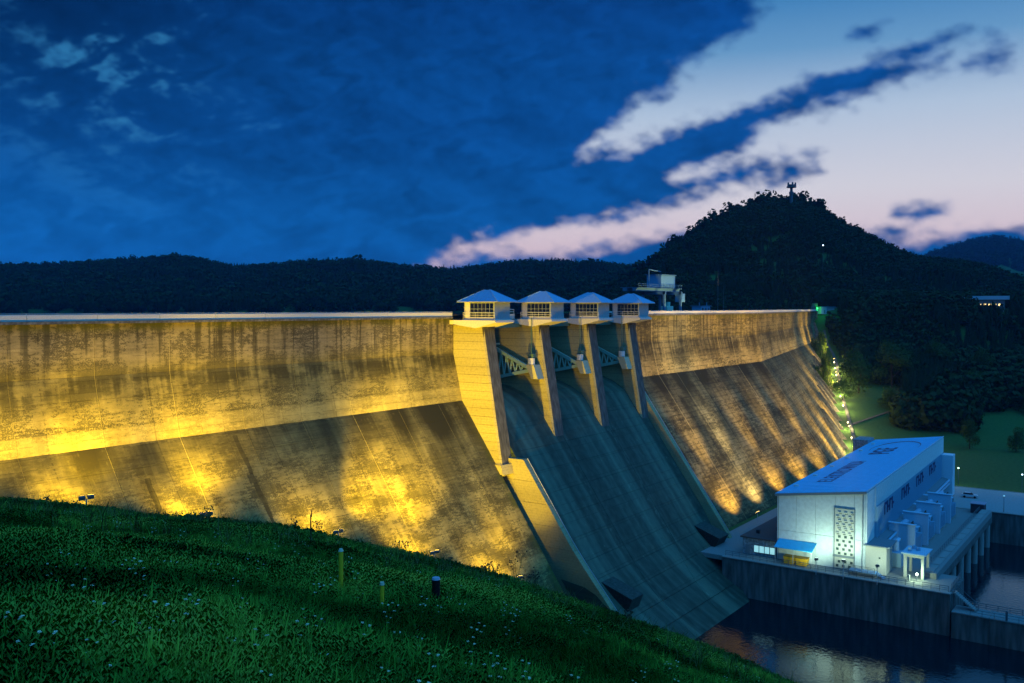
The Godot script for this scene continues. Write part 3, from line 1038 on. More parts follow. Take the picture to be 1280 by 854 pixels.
func build_gate_houses() -> void:
	var white := mat("pale_render", Color.WHITE)
	var panel := mat("house_panel", lin(0.45, 0.52, 0.55), 0.7, grain, 0.4)
	var roof_m := mat("roof_sheet", lin(0.26, 0.46, 0.66), 0.5, faint, 0.25)
	var dark := mat("window_frame_steel", lin(0.10, 0.13, 0.13), 0.6)
	var glass := StandardMaterial3D.new()
	glass.resource_name = "dark_glass"
	glass.albedo_color = Color(0.03, 0.05, 0.05, 0.45)
	glass.transparency = BaseMaterial3D.TRANSPARENCY_ALPHA
	glass.roughness = 0.08
	mats["dark_glass"] = glass
	var labels := ["gate house on the brightly lit pier, nearest and largest of the four", "second gate house from the brightly lit pier, between two others", "third gate house from the brightly lit pier, between two others", "gate house nearest the gantry crane, smallest of the four"]
	var first: Node3D
	for i in 4:
		var at := Vector3(PIER_X[i] + 1.9, 59.6, 7.0)
		if i:
			copy_of(first, "pale hip-roofed " + labels[i], at)
			continue
		var h := thing("gate_house", "pale hip-roofed " + labels[0], "gate house", at, 0, "gate houses on the spillway piers")
		first = h
		boxed("floor_slab", Vector3(0, 0.12, 0), Vector3(6.5, 0.24, 9.0), white, h, 0.05)
		for p: Array in [[-2.65, -3.4, 1.3, white], [2.65, -3.4, 1.3, white]]:
			boxed("corner_wall", Vector3(p[0], 1.84, p[1]), Vector3(0.5, 3.2, p[2]), p[3], h, 0.03)
		boxed("back_wall", Vector3(0, 1.84, -4.2), Vector3(5.8, 3.2, 0.25), panel, h)
		boxed("front_wall", Vector3(0, 1.84, 3.95), Vector3(5.8, 3.2, 0.3), panel, h, 0.03)
		for sx in [-1.0, 1.0]:
			boxed("sill_wall", Vector3(sx * 2.78, 0.42, 0.5), Vector3(0.24, 0.36, 6.6), white, h)
			var win := node("window", h)
			var fr := Shape.new()
			for k in 7:
				fr.box(Vector3(sx * 2.8, 1.98, -2.7 + 1.08 * k), Vector3(0.09, 2.75, 0.09))
			for yy in [0.65, 1.4, 2.2, 3.3]:
				fr.box(Vector3(sx * 2.8, yy, 0.5), Vector3(0.08, 0.08, 6.5))
			part("mullion_frame", fr, mat("mullion_paint", lin(0.22, 0.26, 0.26), 0.6), win)
			for k in 6:
				boxed("pane", Vector3(sx * 2.76, 1.98, -2.16 + 1.08 * k), Vector3(0.02, 2.6, 0.98), glass, win)
		boxed("winch", Vector3(0.2, 0.9, 0), Vector3(2.0, 1.3, 3.0), dark, h, 0.1)
		boxed("ceiling_band", Vector3(0, 3.52, 0), Vector3(6.0, 0.16, 8.5), white, h)
		h.scale = Vector3(0.87, 1.0, 0.87)
		var roof := node("roof", h)
		roof.scale = Vector3(1.08, 1.0, 1.08)
		var rs := Shape.new()
		var e := [Vector3(-3.6, 3.62, -5.2), Vector3(3.6, 3.62, -5.2), Vector3(3.6, 3.62, 5.2), Vector3(-3.6, 3.62, 5.2)]
		var top := [Vector3(-0.15, 5.9, -0.7), Vector3(0.15, 5.9, -0.7), Vector3(0.15, 5.9, 0.7), Vector3(-0.15, 5.9, 0.7)]
		rs.hexa(e, top)
		part("roof_sheet", rs, roof_m, roof)
		var seams := Shape.new()
		for k in 4:
			seams.tube(e[k] + Vector3(0, 0.05, 0), top[k] + Vector3(0, 0.05, 0), 0.07, -1, 6)
		for k in range(1, 9):
			for sx in [-1.0, 1.0]:
				var z0 := lerpf(-5.2, 5.2, k / 9.0)
				var lim := clampf((5.2 - absf(z0)) / 4.5, 0, 1)
				seams.tube(Vector3(sx * 3.6, 3.67, z0), Vector3(sx * lerpf(3.6, 0.15, lim), lerpf(3.67, 5.95, lim), z0), 0.035, -1, 4)
		part("roof_seams", seams, roof_m, roof)
		boxed("eaves_board", Vector3(0, 3.55, 0), Vector3(7.24, 0.14, 10.44), panel, roof)
		var rl := Shape.new()
		for yy in [1.0, 1.5]:
			rl.tube(Vector3(-3.2, yy, -4.4), Vector3(-3.2, yy, 4.4), 0.04, -1, 6)
		for k in 6:
			rl.tube(Vector3(-3.2, 0.2, -4.4 + 1.76 * k), Vector3(-3.2, 1.5, -4.4 + 1.76 * k), 0.03, -1, 6)
		part("side_railing", rl, mat("pale_paint", Color.WHITE), h)

# ------------------------------------------------------------------ crest
func build_crest() -> void:
	var pale := mat("parapet_paint", lin(0.62, 0.60, 0.55), 0.8, faint, 0.3)
	var slab := mat("crest_slab", lin(0.22, 0.21, 0.19), 0.9, coarse, 0.2)
	var steel := mat("galvanised", Color.WHITE)
	var road := mat("asphalt", lin(0.05, 0.05, 0.052), 0.9, grain, 0.3)
	for a: Array in [["near", -80.0, 139.4, Vector3.ZERO, 0.0], ["far", 206.5, 305.0, Vector3.ZERO, 0.0], ["bent", -1.0, 233.0, BEND, BEND_TURN]]:
		var label: String = {"near": "pale crest walkway and parapet left of the gate houses", "far": "pale crest walkway and parapet beyond the gantry crane", "bent": "pale crest parapet along the far turned wing of the dam"}[a[0]]
		var c := thing("crest_parapet", label, "parapet", a[3], a[4], "crest parapets")
		var x0: float = a[1]
		var x1: float = a[2]
		var n := int((x1 - x0) / 9.0)
		boxed("walkway_slab", Vector3((x0 + x1) / 2, 60.12, -3.4), Vector3(x1 - x0, 0.36, 9.2), slab, c)
		for k in n:
			var s0 := lerpf(x0, x1, float(k) / n)
			var s1 := lerpf(x0, x1, float(k + 1) / n)
			boxed("parapet_panel", Vector3((s0 + s1) / 2, 60.72, 0.98), Vector3(s1 - s0 - 0.05, 0.82, 0.2), pale, c, 0.03)
			boxed("lamp_post" if false else "rail_post", Vector3(s0, 61.18, 0.98), Vector3(0.08, 0.2, 0.08), steel, c)
		var hand := Shape.new()
		hand.tube(Vector3(x0, 61.27, 0.98), Vector3(x1, 61.27, 0.98), 0.035, -1, 6)
		part("handrail", hand, steel, c)
		boxed("upstream_parapet", Vector3((x0 + x1) / 2, 60.7, -7.7), Vector3(x1 - x0, 0.8, 0.25), pale, c)
	var br := boxed("crest_road", Vector3(172, 60.6, -2.6), Vector3(70, 0.3, 7.0), road)
	tag(br, "road bridge behind the gate houses", "road", "", "structure")
	# gantry crane
	var crane := thing("gantry_crane", "blue steel gantry crane with machinery cabin standing on the dam crest", "crane", Vector3(237, 60.3, -3))
	var blue := mat("crane_paint", lin(0.09, 0.22, 0.33), 0.6, faint, 0.5)
	for x in [-3.0, 7.5]:
		for z in [-3.5, 3.0]:
			boxed("leg", Vector3(x, 3.2, z), Vector3(0.6, 6.4, 0.6), blue, crane)
		boxed("tie_beam", Vector3(x, 0.7, -0.2), Vector3(0.5, 0.5, 6.5), blue, crane)
		boxed("cross_beam", Vector3(x, 5.9, -0.2), Vector3(0.6, 0.8, 7.4), blue, crane)
	var deck := Shape.new()
	deck.box(Vector3(-1.5, 6.75, 0), Vector3(27.0, 0.9, 1.2), Basis(), 0.05)
	deck.box(Vector3(-1.5, 6.75, -3.0), Vector3(27.0, 0.9, 1.2), Basis(), 0.05)
	deck.box(Vector3(-1.5, 7.25, -1.5), Vector3(27.2, 0.12, 5.6))
	part("girder", deck, blue, crane)
	var rl := Shape.new()
	for yy in [7.8, 8.3]: rl.tube(Vector3(-15, yy, 1.2), Vector3(12, yy, 1.2), 0.05, -1, 6)
	for k in 15: rl.tube(Vector3(-15 + 27.0 * k / 14, 7.3, 1.2), Vector3(-15 + 27.0 * k / 14, 8.3, 1.2), 0.04, -1, 6)
	part("railing", rl, blue, crane)
	boxed("machinery_cabin", Vector3(3.5, 9.2, -1.2), Vector3(9.0, 3.6, 4.6), mat("cabin_sheet", lin(0.14, 0.34, 0.50), 0.55, faint, 0.4), crane, 0.1)
	boxed("cabin_roof", Vector3(3.5, 11.1, -1.2), Vector3(9.5, 0.22, 5.1), blue, crane)
	boxed("control_cab", Vector3(8.5, 4.6, 2.4), Vector3(2.0, 2.4, 2.2), mat("cabin_sheet", Color.WHITE), crane, 0.08)
	var jib := Shape.new()
	jib.tube(Vector3(-6.5, 7.3, 0), Vector3(-6.5, 12.4, 0), 0.16, -1, 8)
	jib.tube(Vector3(-6.5, 12.4, 0), Vector3(0.8, 12.0, 0), 0.14, -1, 8)
	part("jib", jib, blue, crane)
	var winch := Shape.new()
	winch.box(Vector3(2.0, 1.4, 1.5), Vector3(4.0, 1.6, 2.0), Basis(), 0.1)
	winch.tube(Vector3(2.6, 2.2, 1.5), Vector3(2.6, 3.4, 1.5), 0.6)
	winch.tube(Vector3(0.6, 2.2, 1.5), Vector3(0.6, 2.9, 1.5), 0.4)
	part("hoist_trolley", winch, mat("gate_green_paint", Color.WHITE), crane)
	# service cabin and masts beyond the crane
	var cab := thing("crest_cabin", "small blue service cabin on the dam crest beyond the gantry crane", "cabin", Vector3(268, 60.3, -4))
	boxed("wall", Vector3(0, 1.1, 0), Vector3(7.0, 2.2, 3.0), mat("cabin_sheet", Color.WHITE), cab, 0.05)
	boxed("roof", Vector3(0, 2.3, 0), Vector3(7.6, 0.2, 3.6), blue, cab)
	for x in [-2.2, 0.0, 2.2]: boxed("window", Vector3(x, 1.3, 1.52), Vector3(1.2, 0.8, 0.04), mats["dark_glass"], cab)
	for x in [-2.5, 3.0]: boxed("vent_pipe", Vector3(x, 2.9, 0.5), Vector3(0.25, 1.0, 0.25), blue, cab)
	for k in 2:
		var ms := Shape.new()
		ms.tube(Vector3(0, 0, 0), Vector3(0, 14.0 - 5 * k, 0), 0.09, 0.04, 6)
		var mast := part("flag_mast", ms, mat("mast_steel", lin(0.12, 0.13, 0.14), 0.6), null, Vector3(281 + 4.5 * k, 60.3, -4))
		tag(mast, ["tall bare mast on the crest just beyond the blue service cabin", "shorter bare mast on the crest beside the tall one"][k], "mast", "crest masts")
	# green signal lamp at the far end
	var endp := BEND + Basis(Vector3.UP, BEND_TURN) * Vector3(231, 61.2, 0.6)
	var sig := thing("signal_lamp", "small green signal lamp shining at the far end of the dam crest", "lamp", endp)
	boxed("housing", Vector3(0, 0.5, -0.3), Vector3(0.7, 1.2, 0.4), mat("mast_steel", Color.WHITE), sig)
	var lens := SphereMesh.new()
	lens.radius = 0.42
	lens.height = 0.84
	part("lens", lens, glow("green_lens", Color(0.15, 1.0, 0.3), 6.0), sig, Vector3(0, 0.6, 0.25))
	omni(sig, Vector3(0, 0.6, 1.2), Color(0.1, 1.0, 0.25), 16.0)

# ------------------------------------------------------------------ quay and deck
func railing(parent: Node, called: String, a: Vector3, b: Vector3, h: float, m: Material, gap := 1.5, rails := 3) -> void:
	var s := Shape.new()
	var n := maxi(1, int(a.distance_to(b) / gap))
	for k in n + 1:
		var p := a.lerp(b, float(k) / n)
		s.tube(p, p + Vector3(0, h, 0), 0.045, -1, 6)
	for r in rails:
		var y := h * (r + 1) / rails
		s.tube(a + Vector3(0, y, 0), b + Vector3(0, y, 0), 0.04 if r < rails - 1 else 0.055, -1, 6)
	part(called, s, m, parent)
func build_quay() -> void:
	var con := mat("quay_concrete", Color.WHITE)
	var pave := mat("deck_paving", lin(0.24, 0.25, 0.24), 0.85, faint, 0.12)
	var cope := mat("coping_concrete", lin(0.42, 0.41, 0.38), 0.85, grain, 0.2)
	var steel := mat("rail_paint", lin(0.10, 0.12, 0.13), 0.6)
	var deck := boxed("deck", Vector3(229.2, 7.6, 53), Vector3(82.0, 1.0, 46.5), pave)
	tag(deck, "paved power station deck beside the river", "deck", "", "structure")
	var yard := boxed("yard_paving", Vector3(287.2, 7.6, 45.8), Vector3(33.4, 1.0, 32.2), pave)
	tag(yard, "paved yard beyond the power station hall", "paving", "", "structure")
	var wall := thing("quay_wall", "tall stained concrete river wall under the power station deck", "wall")
	var z := 37.0
	while z < 82.5:
		var z1 := minf(z + 6.5, 82.5)
		boxed("wall_panel", Vector3(188.1, 2.3, (z + z1) / 2), Vector3(1.0, 11.2, z1 - z - 0.06), con, wall, 0.04)
		boxed("coping", Vector3(188.05, 8.06, (z + z1) / 2), Vector3(1.3, 0.26, z1 - z - 0.03), cope, wall, 0.04)
		z = z1
	boxed("end_panel", Vector3(194.6, 2.3, 82.3), Vector3(12.0, 11.2, 0.8), con, wall, 0.04)
	boxed("end_paving", Vector3(194.6, 7.95, 79.0), Vector3(12.6, 0.3, 6.0), pave, wall)
	railing(wall, "edge_railing", Vector3(188.4, 8.19, 37.5), Vector3(188.4, 8.19, 82.0), 1.1, steel, 1.5, 3)
	railing(wall, "corner_railing", Vector3(190.5, 8.19, 82.2), Vector3(200.0, 8.19, 82.2), 1.1, steel, 1.5, 4)
	# lower walkway running out along the dividing wall
	var walk := thing("dividing_wall", "low concrete dividing wall with railed walkway running into the river", "wall")
	z = 82.8
	while z < 150.0:
		boxed("wall_panel", Vector3(189.3, 0.6, z + 3.2), Vector3(4.6, 8.4, 6.34), con, walk, 0.04)
		boxed("walkway_slab", Vector3(189.3, 4.92, z + 3.2), Vector3(4.9, 0.25, 6.36), pave, walk, 0.03)
		z += 6.4
	railing(walk, "river_railing", Vector3(191.6, 5.04, 84.0), Vector3(191.6, 5.04, 150), 1.1, steel, 2.0, 3)
	railing(walk, "camera_side_railing" if false else "bank_railing", Vector3(187.0, 5.04, 86.0), Vector3(187.0, 5.04, 150), 1.0, steel, 2.0, 2)
	boxed("gate_post", Vector3(187.2, 5.9, 92.0), Vector3(0.35, 1.8, 0.35), steel, walk)
	var steps := node("steps", walk)
	for k in 12:
		boxed("step", Vector3(190.0, 7.9 - 0.25 * k, 83.0 + 0.32 * k), Vector3(1.8, 0.25, 0.34), cope, steps)
	for x in [189.1, 190.9]:
		var s := Shape.new()
		s.tube(Vector3(x, 9.1, 83.0), Vector3(x, 6.0, 86.8), 0.06, -1, 6)
		s.tube(Vector3(x, 8.1, 83.0), Vector3(x, 9.1, 83.0), 0.05, -1, 6)
		s.tube(Vector3(x, 5.0, 86.8), Vector3(x, 6.1, 86.8), 0.05, -1, 6)
		part("stair_rail", s, steel, steps)
	# outlet deck: beam, crane rail and pillars standing in the tailrace
	var beam := thing("outlet_beam", "long concrete crane beam over the tailrace on round pillars", "beam")
	boxed("beam", Vector3(231, 8.5, 77.2), Vector3(70, 1.6, 2.6), pave, beam, 0.08)
	boxed("beam_fascia", Vector3(231, 7.0, 78.2), Vector3(70, 1.6, 0.7), con, beam, 0.05)
	for k in 11:
		boxed("cover_slab", Vector3(199.5 + 6.3 * k, 9.37, 77.0), Vector3(5.8, 0.14, 1.5), cope, beam, 0.03)
	for k in 8:
		var s := Shape.new()
		s.tube(Vector3(199.0 + 9.3 * k, -2, 77.6), Vector3(199.0 + 9.3 * k, 6.3, 77.6), 0.75, -1, 16)
		part("pillar", s, cope, beam)
	for k in 8:
		boxed("bay_wall", Vector3(199.0 + 9.3 * k, 2.2, 73.5), Vector3(1.4, 9.0, 7.0), con, beam)
	boxed("back_wall", Vector3(246, 2.2, 72.0), Vector3(112, 9.4, 1.0), con, beam)
	railing(beam, "beam_railing", Vector3(198, 9.3, 75.8), Vector3(264, 9.3, 75.8), 1.0, steel, 2.2, 2)
	var hut := thing("beam_hut", "small dark control hut at the far end of the tailrace beam", "hut", Vector3(267.5, 8.1, 75.0))
	boxed("wall", Vector3(0, 1.2, 0), Vector3(3.4, 2.4, 3.2), mat("hut_dark", lin(0.05, 0.04, 0.05), 0.7), hut, 0.05)
	boxed("roof", Vector3(0, 2.5, 0), Vector3(3.8, 0.18, 3.6), mat("hut_roof", lin(0.45, 0.30, 0.36), 0.6), hut)

# ------------------------------------------------------------------ power station
func build_powerhouse() -> void:
	var ph := thing("power_station", "long pale power station hall with blue sheet roof and dark lettering", "building", Vector3(192.3, 8.1, 47.5), 0.035)
	var clad := mat("hall_cladding", lin(0.64, 0.72, 0.72), 0.6, faint, 0.06)
	var roof_m := mat("hall_roof", lin(0.05, 0.60, 0.92), 0.5, faint, 0.05)
	var trim := mat("hall_trim", lin(0.16, 0.20, 0.22), 0.5)
	var cream := mat("louvre_cream", lin(0.72, 0.74, 0.66), 0.6, grain, 0.3)
	var hole := mat("louvre_dark", lin(0.05, 0.08, 0.08), 0.7)
	var ink := mat("lettering_blue", lin(0.02, 0.035, 0.12), 0.6)
	var fin := mat("fin_metal", lin(0.30, 0.52, 0.66), 0.4, null, 0.2, 0.2)
	var len := 95.0
	var top := func(z: float) -> float: return 14.0 + 2.4 * z / 18.0
	boxed("hall_core", Vector3(len / 2 + 0.1, 6.9, 9), Vector3(len - 0.4, 13.8, 17.4), clad, ph)
	var cuts := [0.0, 4.05, 8.1, 12.1, 15.9, 18.0]
	for i in 5:
		for r in 2:
			var z0: float = cuts[i] + 0.025
			var z1: float = cuts[i + 1] - 0.025
			var y0 := 0.1 if r == 0 else 6.53
			var s := Shape.new()
			var t0: float = 6.47 if r == 0 else top.call(z0)
			var t1: float = 6.47 if r == 0 else top.call(z1)
			s.hexa([Vector3(-0.2, y0, z0), Vector3(0.1, y0, z0), Vector3(0.1, y0, z1), Vector3(-0.2, y0, z1)], [Vector3(-0.2, t0, z0), Vector3(0.1, t0, z0), Vector3(0.1, t1, z1), Vector3(-0.2, t1, z1)])
			part("wall_panel", s, clad, ph)
	# roof with standing seams, eaves trim and print
	var roof := node("roof", ph)
	var rs := Shape.new()
	rs.hexa([Vector3(-0.5, 14.0, -0.4), Vector3(len + 0.4, 14.0, -0.4), Vector3(len + 0.4, 16.45, 18.3), Vector3(-0.5, 16.45, 18.3)], [Vector3(-0.5, 14.3, -0.4), Vector3(len + 0.4, 14.3, -0.4), Vector3(len + 0.4, 16.75, 18.3), Vector3(-0.5, 16.75, 18.3)])
	part("roof_sheet", rs, roof_m, roof)
	var seams := Shape.new()
	for k in 48:
		var x := 1.0 + 1.98 * k
		seams.hexa([Vector3(x, 14.28, -0.35), Vector3(x + 0.06, 14.28, -0.35), Vector3(x + 0.06, 16.73, 18.25), Vector3(x, 16.73, 18.25)], [Vector3(x, 14.35, -0.35), Vector3(x + 0.06, 14.35, -0.35), Vector3(x + 0.06, 16.80, 18.25), Vector3(x, 16.80, 18.25)])
	part("standing_seams", seams, roof_m, roof)
	boxed("eaves_trim", Vector3(-0.56, 15.2, 8.95), Vector3(0.1, 0.5, 18.9), trim, roof, 0.0, Basis(Vector3.RIGHT, -atan(2.45 / 18.7)))
	boxed("edge_trim", Vector3(len / 2, 16.72, 18.36), Vector3(len + 0.9, 0.24, 0.1), mat("bright_trim", lin(0.55, 0.65, 0.72), 0.4), roof)
	var tilt := Basis(Vector3.RIGHT, -atan(2.45 / 18.7))
	var font := SystemFont.new()
	font.font_names = PackedStringArray(["Droid Sans"])
	font.font_weight = 700
	var tm := TextMesh.new()
	tm.text = "ELEKTROWNIA"
	tm.font = font
	tm.font_size = 64
	tm.pixel_size = 0.075
	tm.depth = 0.02
	var word := part("roof_lettering", tm, ink, roof)
	word.transform = Transform3D(tilt * Basis(Vector3(1, 0, 0), Vector3(0, 0, -1), Vector3(0, 1, 0)), Vector3(30, 15.19, 6.2))
	var tg := TextMesh.new()
	tg.text = "PGE"
	tg.font = font
	tg.font_size = 64
	tg.pixel_size = 0.115
	tg.depth = 0.02
	var logo := part("roof_logo", tg, ink, roof)
	logo.transform = Transform3D(tilt * Basis(Vector3(1, 0, 0), Vector3(0, 0, -1), Vector3(0.25, 1, 0.3)), Vector3(66, 15.45, 8.0))
	var sw := Shape.new()   # the crescent round the letters
	for k in 40:
		var w0 := deg_to_rad(-70 + 5.2 * k)
		var w1 := deg_to_rad(-70 + 5.2 * (k + 1))
		var t0 := 0.12 + 1.5 * pow(sin(PI * k / 40.0), 3)
		var t1 := 0.12 + 1.5 * pow(sin(PI * (k + 1) / 40.0), 3)
		var q := func(w: float, g: float) -> Vector3:
			var zz := 9.5 - sin(w - 0.5) * (6.2 - g)
			return Vector3(73 + cos(w - 0.5) * (14.0 - g), 14.33 + 2.45 * (zz + 0.4) / 18.7, zz)
		sw.poly([q.call(w0, 0), q.call(w1, 0), q.call(w1, t1), q.call(w0, t0)], Vector3(73, 0, 9))
	part("logo_crescent", sw, mat("logo_red", lin(0.10, 0.012, 0.05), 0.6), roof)
	# gable louvre field
	var lv := node("louvre_field", ph)
	boxed("cream_panel", Vector3(-0.29, 6.4, 14.0), Vector3(0.16, 12.4, 3.9), cream, lv, 0.02)
	var fr := Shape.new()
	for zz in [12.0, 16.0]: fr.box(Vector3(-0.32, 6.4, zz), Vector3(0.24, 12.6, 0.14))
	fr.box(Vector3(-0.32, 12.65, 14.0), Vector3(0.24, 0.14, 4.14))
	part("frame", fr, trim, lv)
	boxed("cross_band", Vector3(-0.45, 2.75, 14.0), Vector3(0.5, 0.4, 4.2), trim, lv)
	for r in 14:
		for c in 3:
			var y := 0.75 + 0.86 * r
			if absf(y - 2.75) < 0.5: continue
			var zz := 12.75 + 1.22 * c + (0.28 if r % 2 else -0.1)
			if r < 8:
				boxed("vent", Vector3(-0.40, y, zz), Vector3(0.08, 0.5, 0.5), hole, lv)
			else:
				var s := Shape.new()
				s.prism([Vector3(-0.38, y - 0.25, zz - 0.28), Vector3(-0.62, y - 0.05, zz - 0.28), Vector3(-0.38, y + 0.28, zz - 0.28)], Vector3(0, 0, 0.56))
				part("vent_hood", s, cream, lv)
				boxed("vent", Vector3(-0.385, y - 0.33, zz + 0.1), Vector3(0.03, 0.18, 0.56), hole, lv)
	# downstream side: smooth head band, corner bay, fins, plinth
	boxed("corner_bay", Vector3(3.4, 8.2, 18.1), Vector3(6.8, 16.2, 0.5), clad, ph)
	boxed("head_band", Vector3(51, 14.3, 18.15), Vector3(88, 4.2, 0.6), clad, ph)
	boxed("fin_backing", Vector3(51, 9.0, 17.95), Vector3(88, 6.4, 0.3), mat("fin_back", lin(0.16, 0.30, 0.42), 0.6), ph)
	var fins := node("fin_row", ph)
	var fs := Shape.new()
	fs.box(Vector3.ZERO, Vector3(0.16, 6.6, 0.75))
	var fmesh := fs.done()
	for k in 74:
		part("fin", fmesh, fin, fins, Vector3(7.6 + 1.17 * k, 8.9, 18.5))
	boxed("plinth", Vector3(51, 2.2, 18.0), Vector3(88, 4.4, 0.5), trim, ph)
	boxed("lower_roof", Vector3(51, 5.5, 19.3), Vector3(88, 0.2, 2.4), trim, ph, 0.0, Basis(Vector3.RIGHT, 0.2))
	var lt := node("side_lettering", ph)
	for gidx in 4:
		for k in 4:
			var x := 14.0 + 18.5 * gidx + 2.6 * k
			boxed("stroke", Vector3(x, 10.7, 18.93), Vector3(0.75, 2.6, 0.06), ink, lt)
			boxed("stroke", Vector3(x + 1.0, 11.7 - 1.2 * (k % 2), 18.93), Vector3(1.3, 0.55, 0.06), ink, lt)
	boxed("far_tower", Vector3(len - 2.5, 6.3, 20.0), Vector3(4.0, 11.6, 3.2), mat("bright_trim", Color.WHITE), ph, 0.05)
	boxed("stair_tower", Vector3(len - 5, 7.6, -2.6), Vector3(8, 15.2, 4.2), mat("stair_tower_render", lin(0.50, 0.47, 0.50), 0.8, coarse, 0.2), ph, 0.05)
	# corner block by the gable
	var cb := node("corner_block", ph)
	boxed("block_wall", Vector3(2.6, 2.8, 20.2), Vector3(5.6, 5.6, 4.0), mat("block_cream", lin(0.66, 0.66, 0.58), 0.7, grain, 0.2), cb, 0.04)
	boxed("block_roof", Vector3(3.0, 5.75, 20.4), Vector3(7.2, 0.22, 5.0), trim, cb)
	boxed("vent", Vector3(-0.22, 3.4, 20.9), Vector3(0.06, 0.35, 0.35), hole, cb)
	for gx in [0.3, 18.6]:
		var dp := Shape.new()
		dp.tube(Vector3(-0.42, 0.2, 0.35 if gx < 1.0 else 17.6), Vector3(-0.42, 13.9 if gx < 1.0 else 16.0, 0.35 if gx < 1.0 else 17.6), 0.07, -1, 8)
		part("downpipe", dp, trim, ph)
	var gut := Shape.new()
	gut.tube(Vector3(-0.4, 14.05, -0.5), Vector3(95.2, 14.05, -0.5), 0.12, -1, 8)
	part("gutter", gut, trim, ph)
	for k in 6: boxed("roof_vent", Vector3(8.0 + 15.0 * k, 14.75, 1.6), Vector3(0.9, 0.5, 0.9), clad, ph, 0.05)
	# pipes and ducts along the side
	for k in 2:
		var s := Shape.new()
		s.tube(Vector3(8, 4.2 + 0.9 * k, 20.8), Vector3(90, 4.2 + 0.9 * k, 20.8), 0.28, -1, 8)
		part("pipe", s, fin, ph)
	# low annex with lit windows beside the gable
	var an := thing("station_annex", "low annex with brown flat roof and lit windows between the dam and power station", "annex", Vector3(192.3, 8.1, 39.6))
	var aw := mat("annex_render", lin(0.36, 0.46, 0.52), 0.8, coarse, 0.2)
	boxed("wall", Vector3(13, 1.85, 3.9), Vector3(26, 3.7, 7.4), aw, an, 0.03)
	boxed("roof", Vector3(13, 3.85, 3.85), Vector3(26.8, 0.3, 8.2), mat("annex_roof", lin(0.16, 0.115, 0.11), 0.9, grain, 0.2), an, 0.04)
	for p: Array in [[4.0, 2.2], [9.0, 5.0], [15.0, 3.0]]:
		boxed("roof_vent", Vector3(p[0], 4.35, p[1]), Vector3(0.7, 0.8, 0.7), mat("hut_dark", Color.WHITE), an, 0.05)
	for k in 4:
		var w := node("window", an)
		boxed("frame", Vector3(-0.06, 1.55, 3.35 + 1.18 * k), Vector3(0.1, 1.6, 1.14), trim, w)
		boxed("pane", Vector3(-0.12, 1.55, 3.35 + 1.18 * k), Vector3(0.03, 1.42, 1.0), glow("lit_window", Color(0.62, 0.90, 0.92), 0.75), w)
	boxed("door", Vector3(-0.08, 1.15, 1.4), Vector3(0.1, 2.2, 1.0), trim, an)
	var al := AreaLight3D.new()
	al.name = "window_light"
	an.add_child(al)
	al.position = Vector3(-0.2, 1.55, 5.1)
	al.rotation = Vector3(0, PI / 2, 0)
	al.area_size = Vector2(4.6, 1.4)
	al.light_color = Color(0.62, 0.90, 0.92)
	al.light_energy = 1.2
	al.area_range = 40.0
	al.shadow_enabled = true
	var can := thing("lean_to_canopy", "blue lean-to canopy on thin posts against the station gable", "canopy", Vector3(188.9, 8.1, 48.0))
	var cs := Shape.new()
	cs.hexa([Vector3(0, 3.4, 0), Vector3(3.2, 4.55, 0), Vector3(3.2, 4.55, 8.0), Vector3(0, 3.4, 8.0)], [Vector3(0, 3.52, 0), Vector3(3.2, 4.67, 0), Vector3(3.2, 4.67, 8.0), Vector3(0, 3.52, 8.0)])
	part("roof_sheet", cs, roof_m, can)
	for zz in [0.2, 4.0, 7.8]:
		var s := Shape.new()
		s.tube(Vector3(0.2, 0.1, zz), Vector3(0.2, 3.45, zz), 0.06, -1, 6)
		part("post", s, mat("galvanised", Color.WHITE), can)
	for k in 2:
		var sk := thing("waste_skip", ["yellow steel skip under the canopy, nearer the lit windows", "yellow steel skip under the canopy, nearer the louvred gable"][k], "skip", Vector3(190.4, 8.1, 51.0 + 2.55 * k), 0, "yellow skips under the canopy")
		var ym := mat("skip_yellow", lin(0.85, 0.45, 0.02), 0.6, faint, 0.4)
		var s := Shape.new()
		s.hexa([Vector3(-0.8, 0.15, -1.05), Vector3(0.8, 0.15, -1.05), Vector3(0.8, 0.15, 1.05), Vector3(-0.8, 0.15, 1.05)], [Vector3(-0.9, 1.6, -1.2), Vector3(0.9, 1.6, -1.2), Vector3(0.9, 1.6, 1.2), Vector3(-0.9, 1.6, 1.2)])
		part("tub", s, ym, sk)
		boxed("lid", Vector3(0, 1.68, 0), Vector3(1.9, 0.12, 2.5), mat("skip_lid", lin(0.30, 0.15, 0.02), 0.6), sk, 0.03)
		for x in [-0.93, 0.93]: boxed("lifting_lug", Vector3(x, 1.0, 0), Vector3(0.12, 0.3, 0.5), ym, sk)
	var st := thing("entrance_platform", "blue railed steel platform at the foot of the louvred gable", "platform", Vector3(189.2, 8.1, 63.2))
	boxed("platform_slab", Vector3(1.3, 0.9, 2.6), Vector3(2.4, 0.16, 5.2), mat("platform_blue", lin(0.12, 0.25, 0.42), 0.7), st)
	for k in 5: boxed("step", Vector3(1.3, 0.15 + 0.17 * k, 6.6 - 0.28 * k), Vector3(1.6, 0.12, 0.28), mat("platform_blue", Color.WHITE), st)
	railing(st, "front_railing", Vector3(0.15, 0.95, 0.1), Vector3(0.15, 0.95, 5.1), 1.1, mat("rail_paint", Color.WHITE), 1.2, 4)
	for x in [0.3, 2.3]: boxed("leg", Vector3(x, 0.45, 0.3), Vector3(0.12, 0.9, 0.12), mat("rail_paint", Color.WHITE), st)

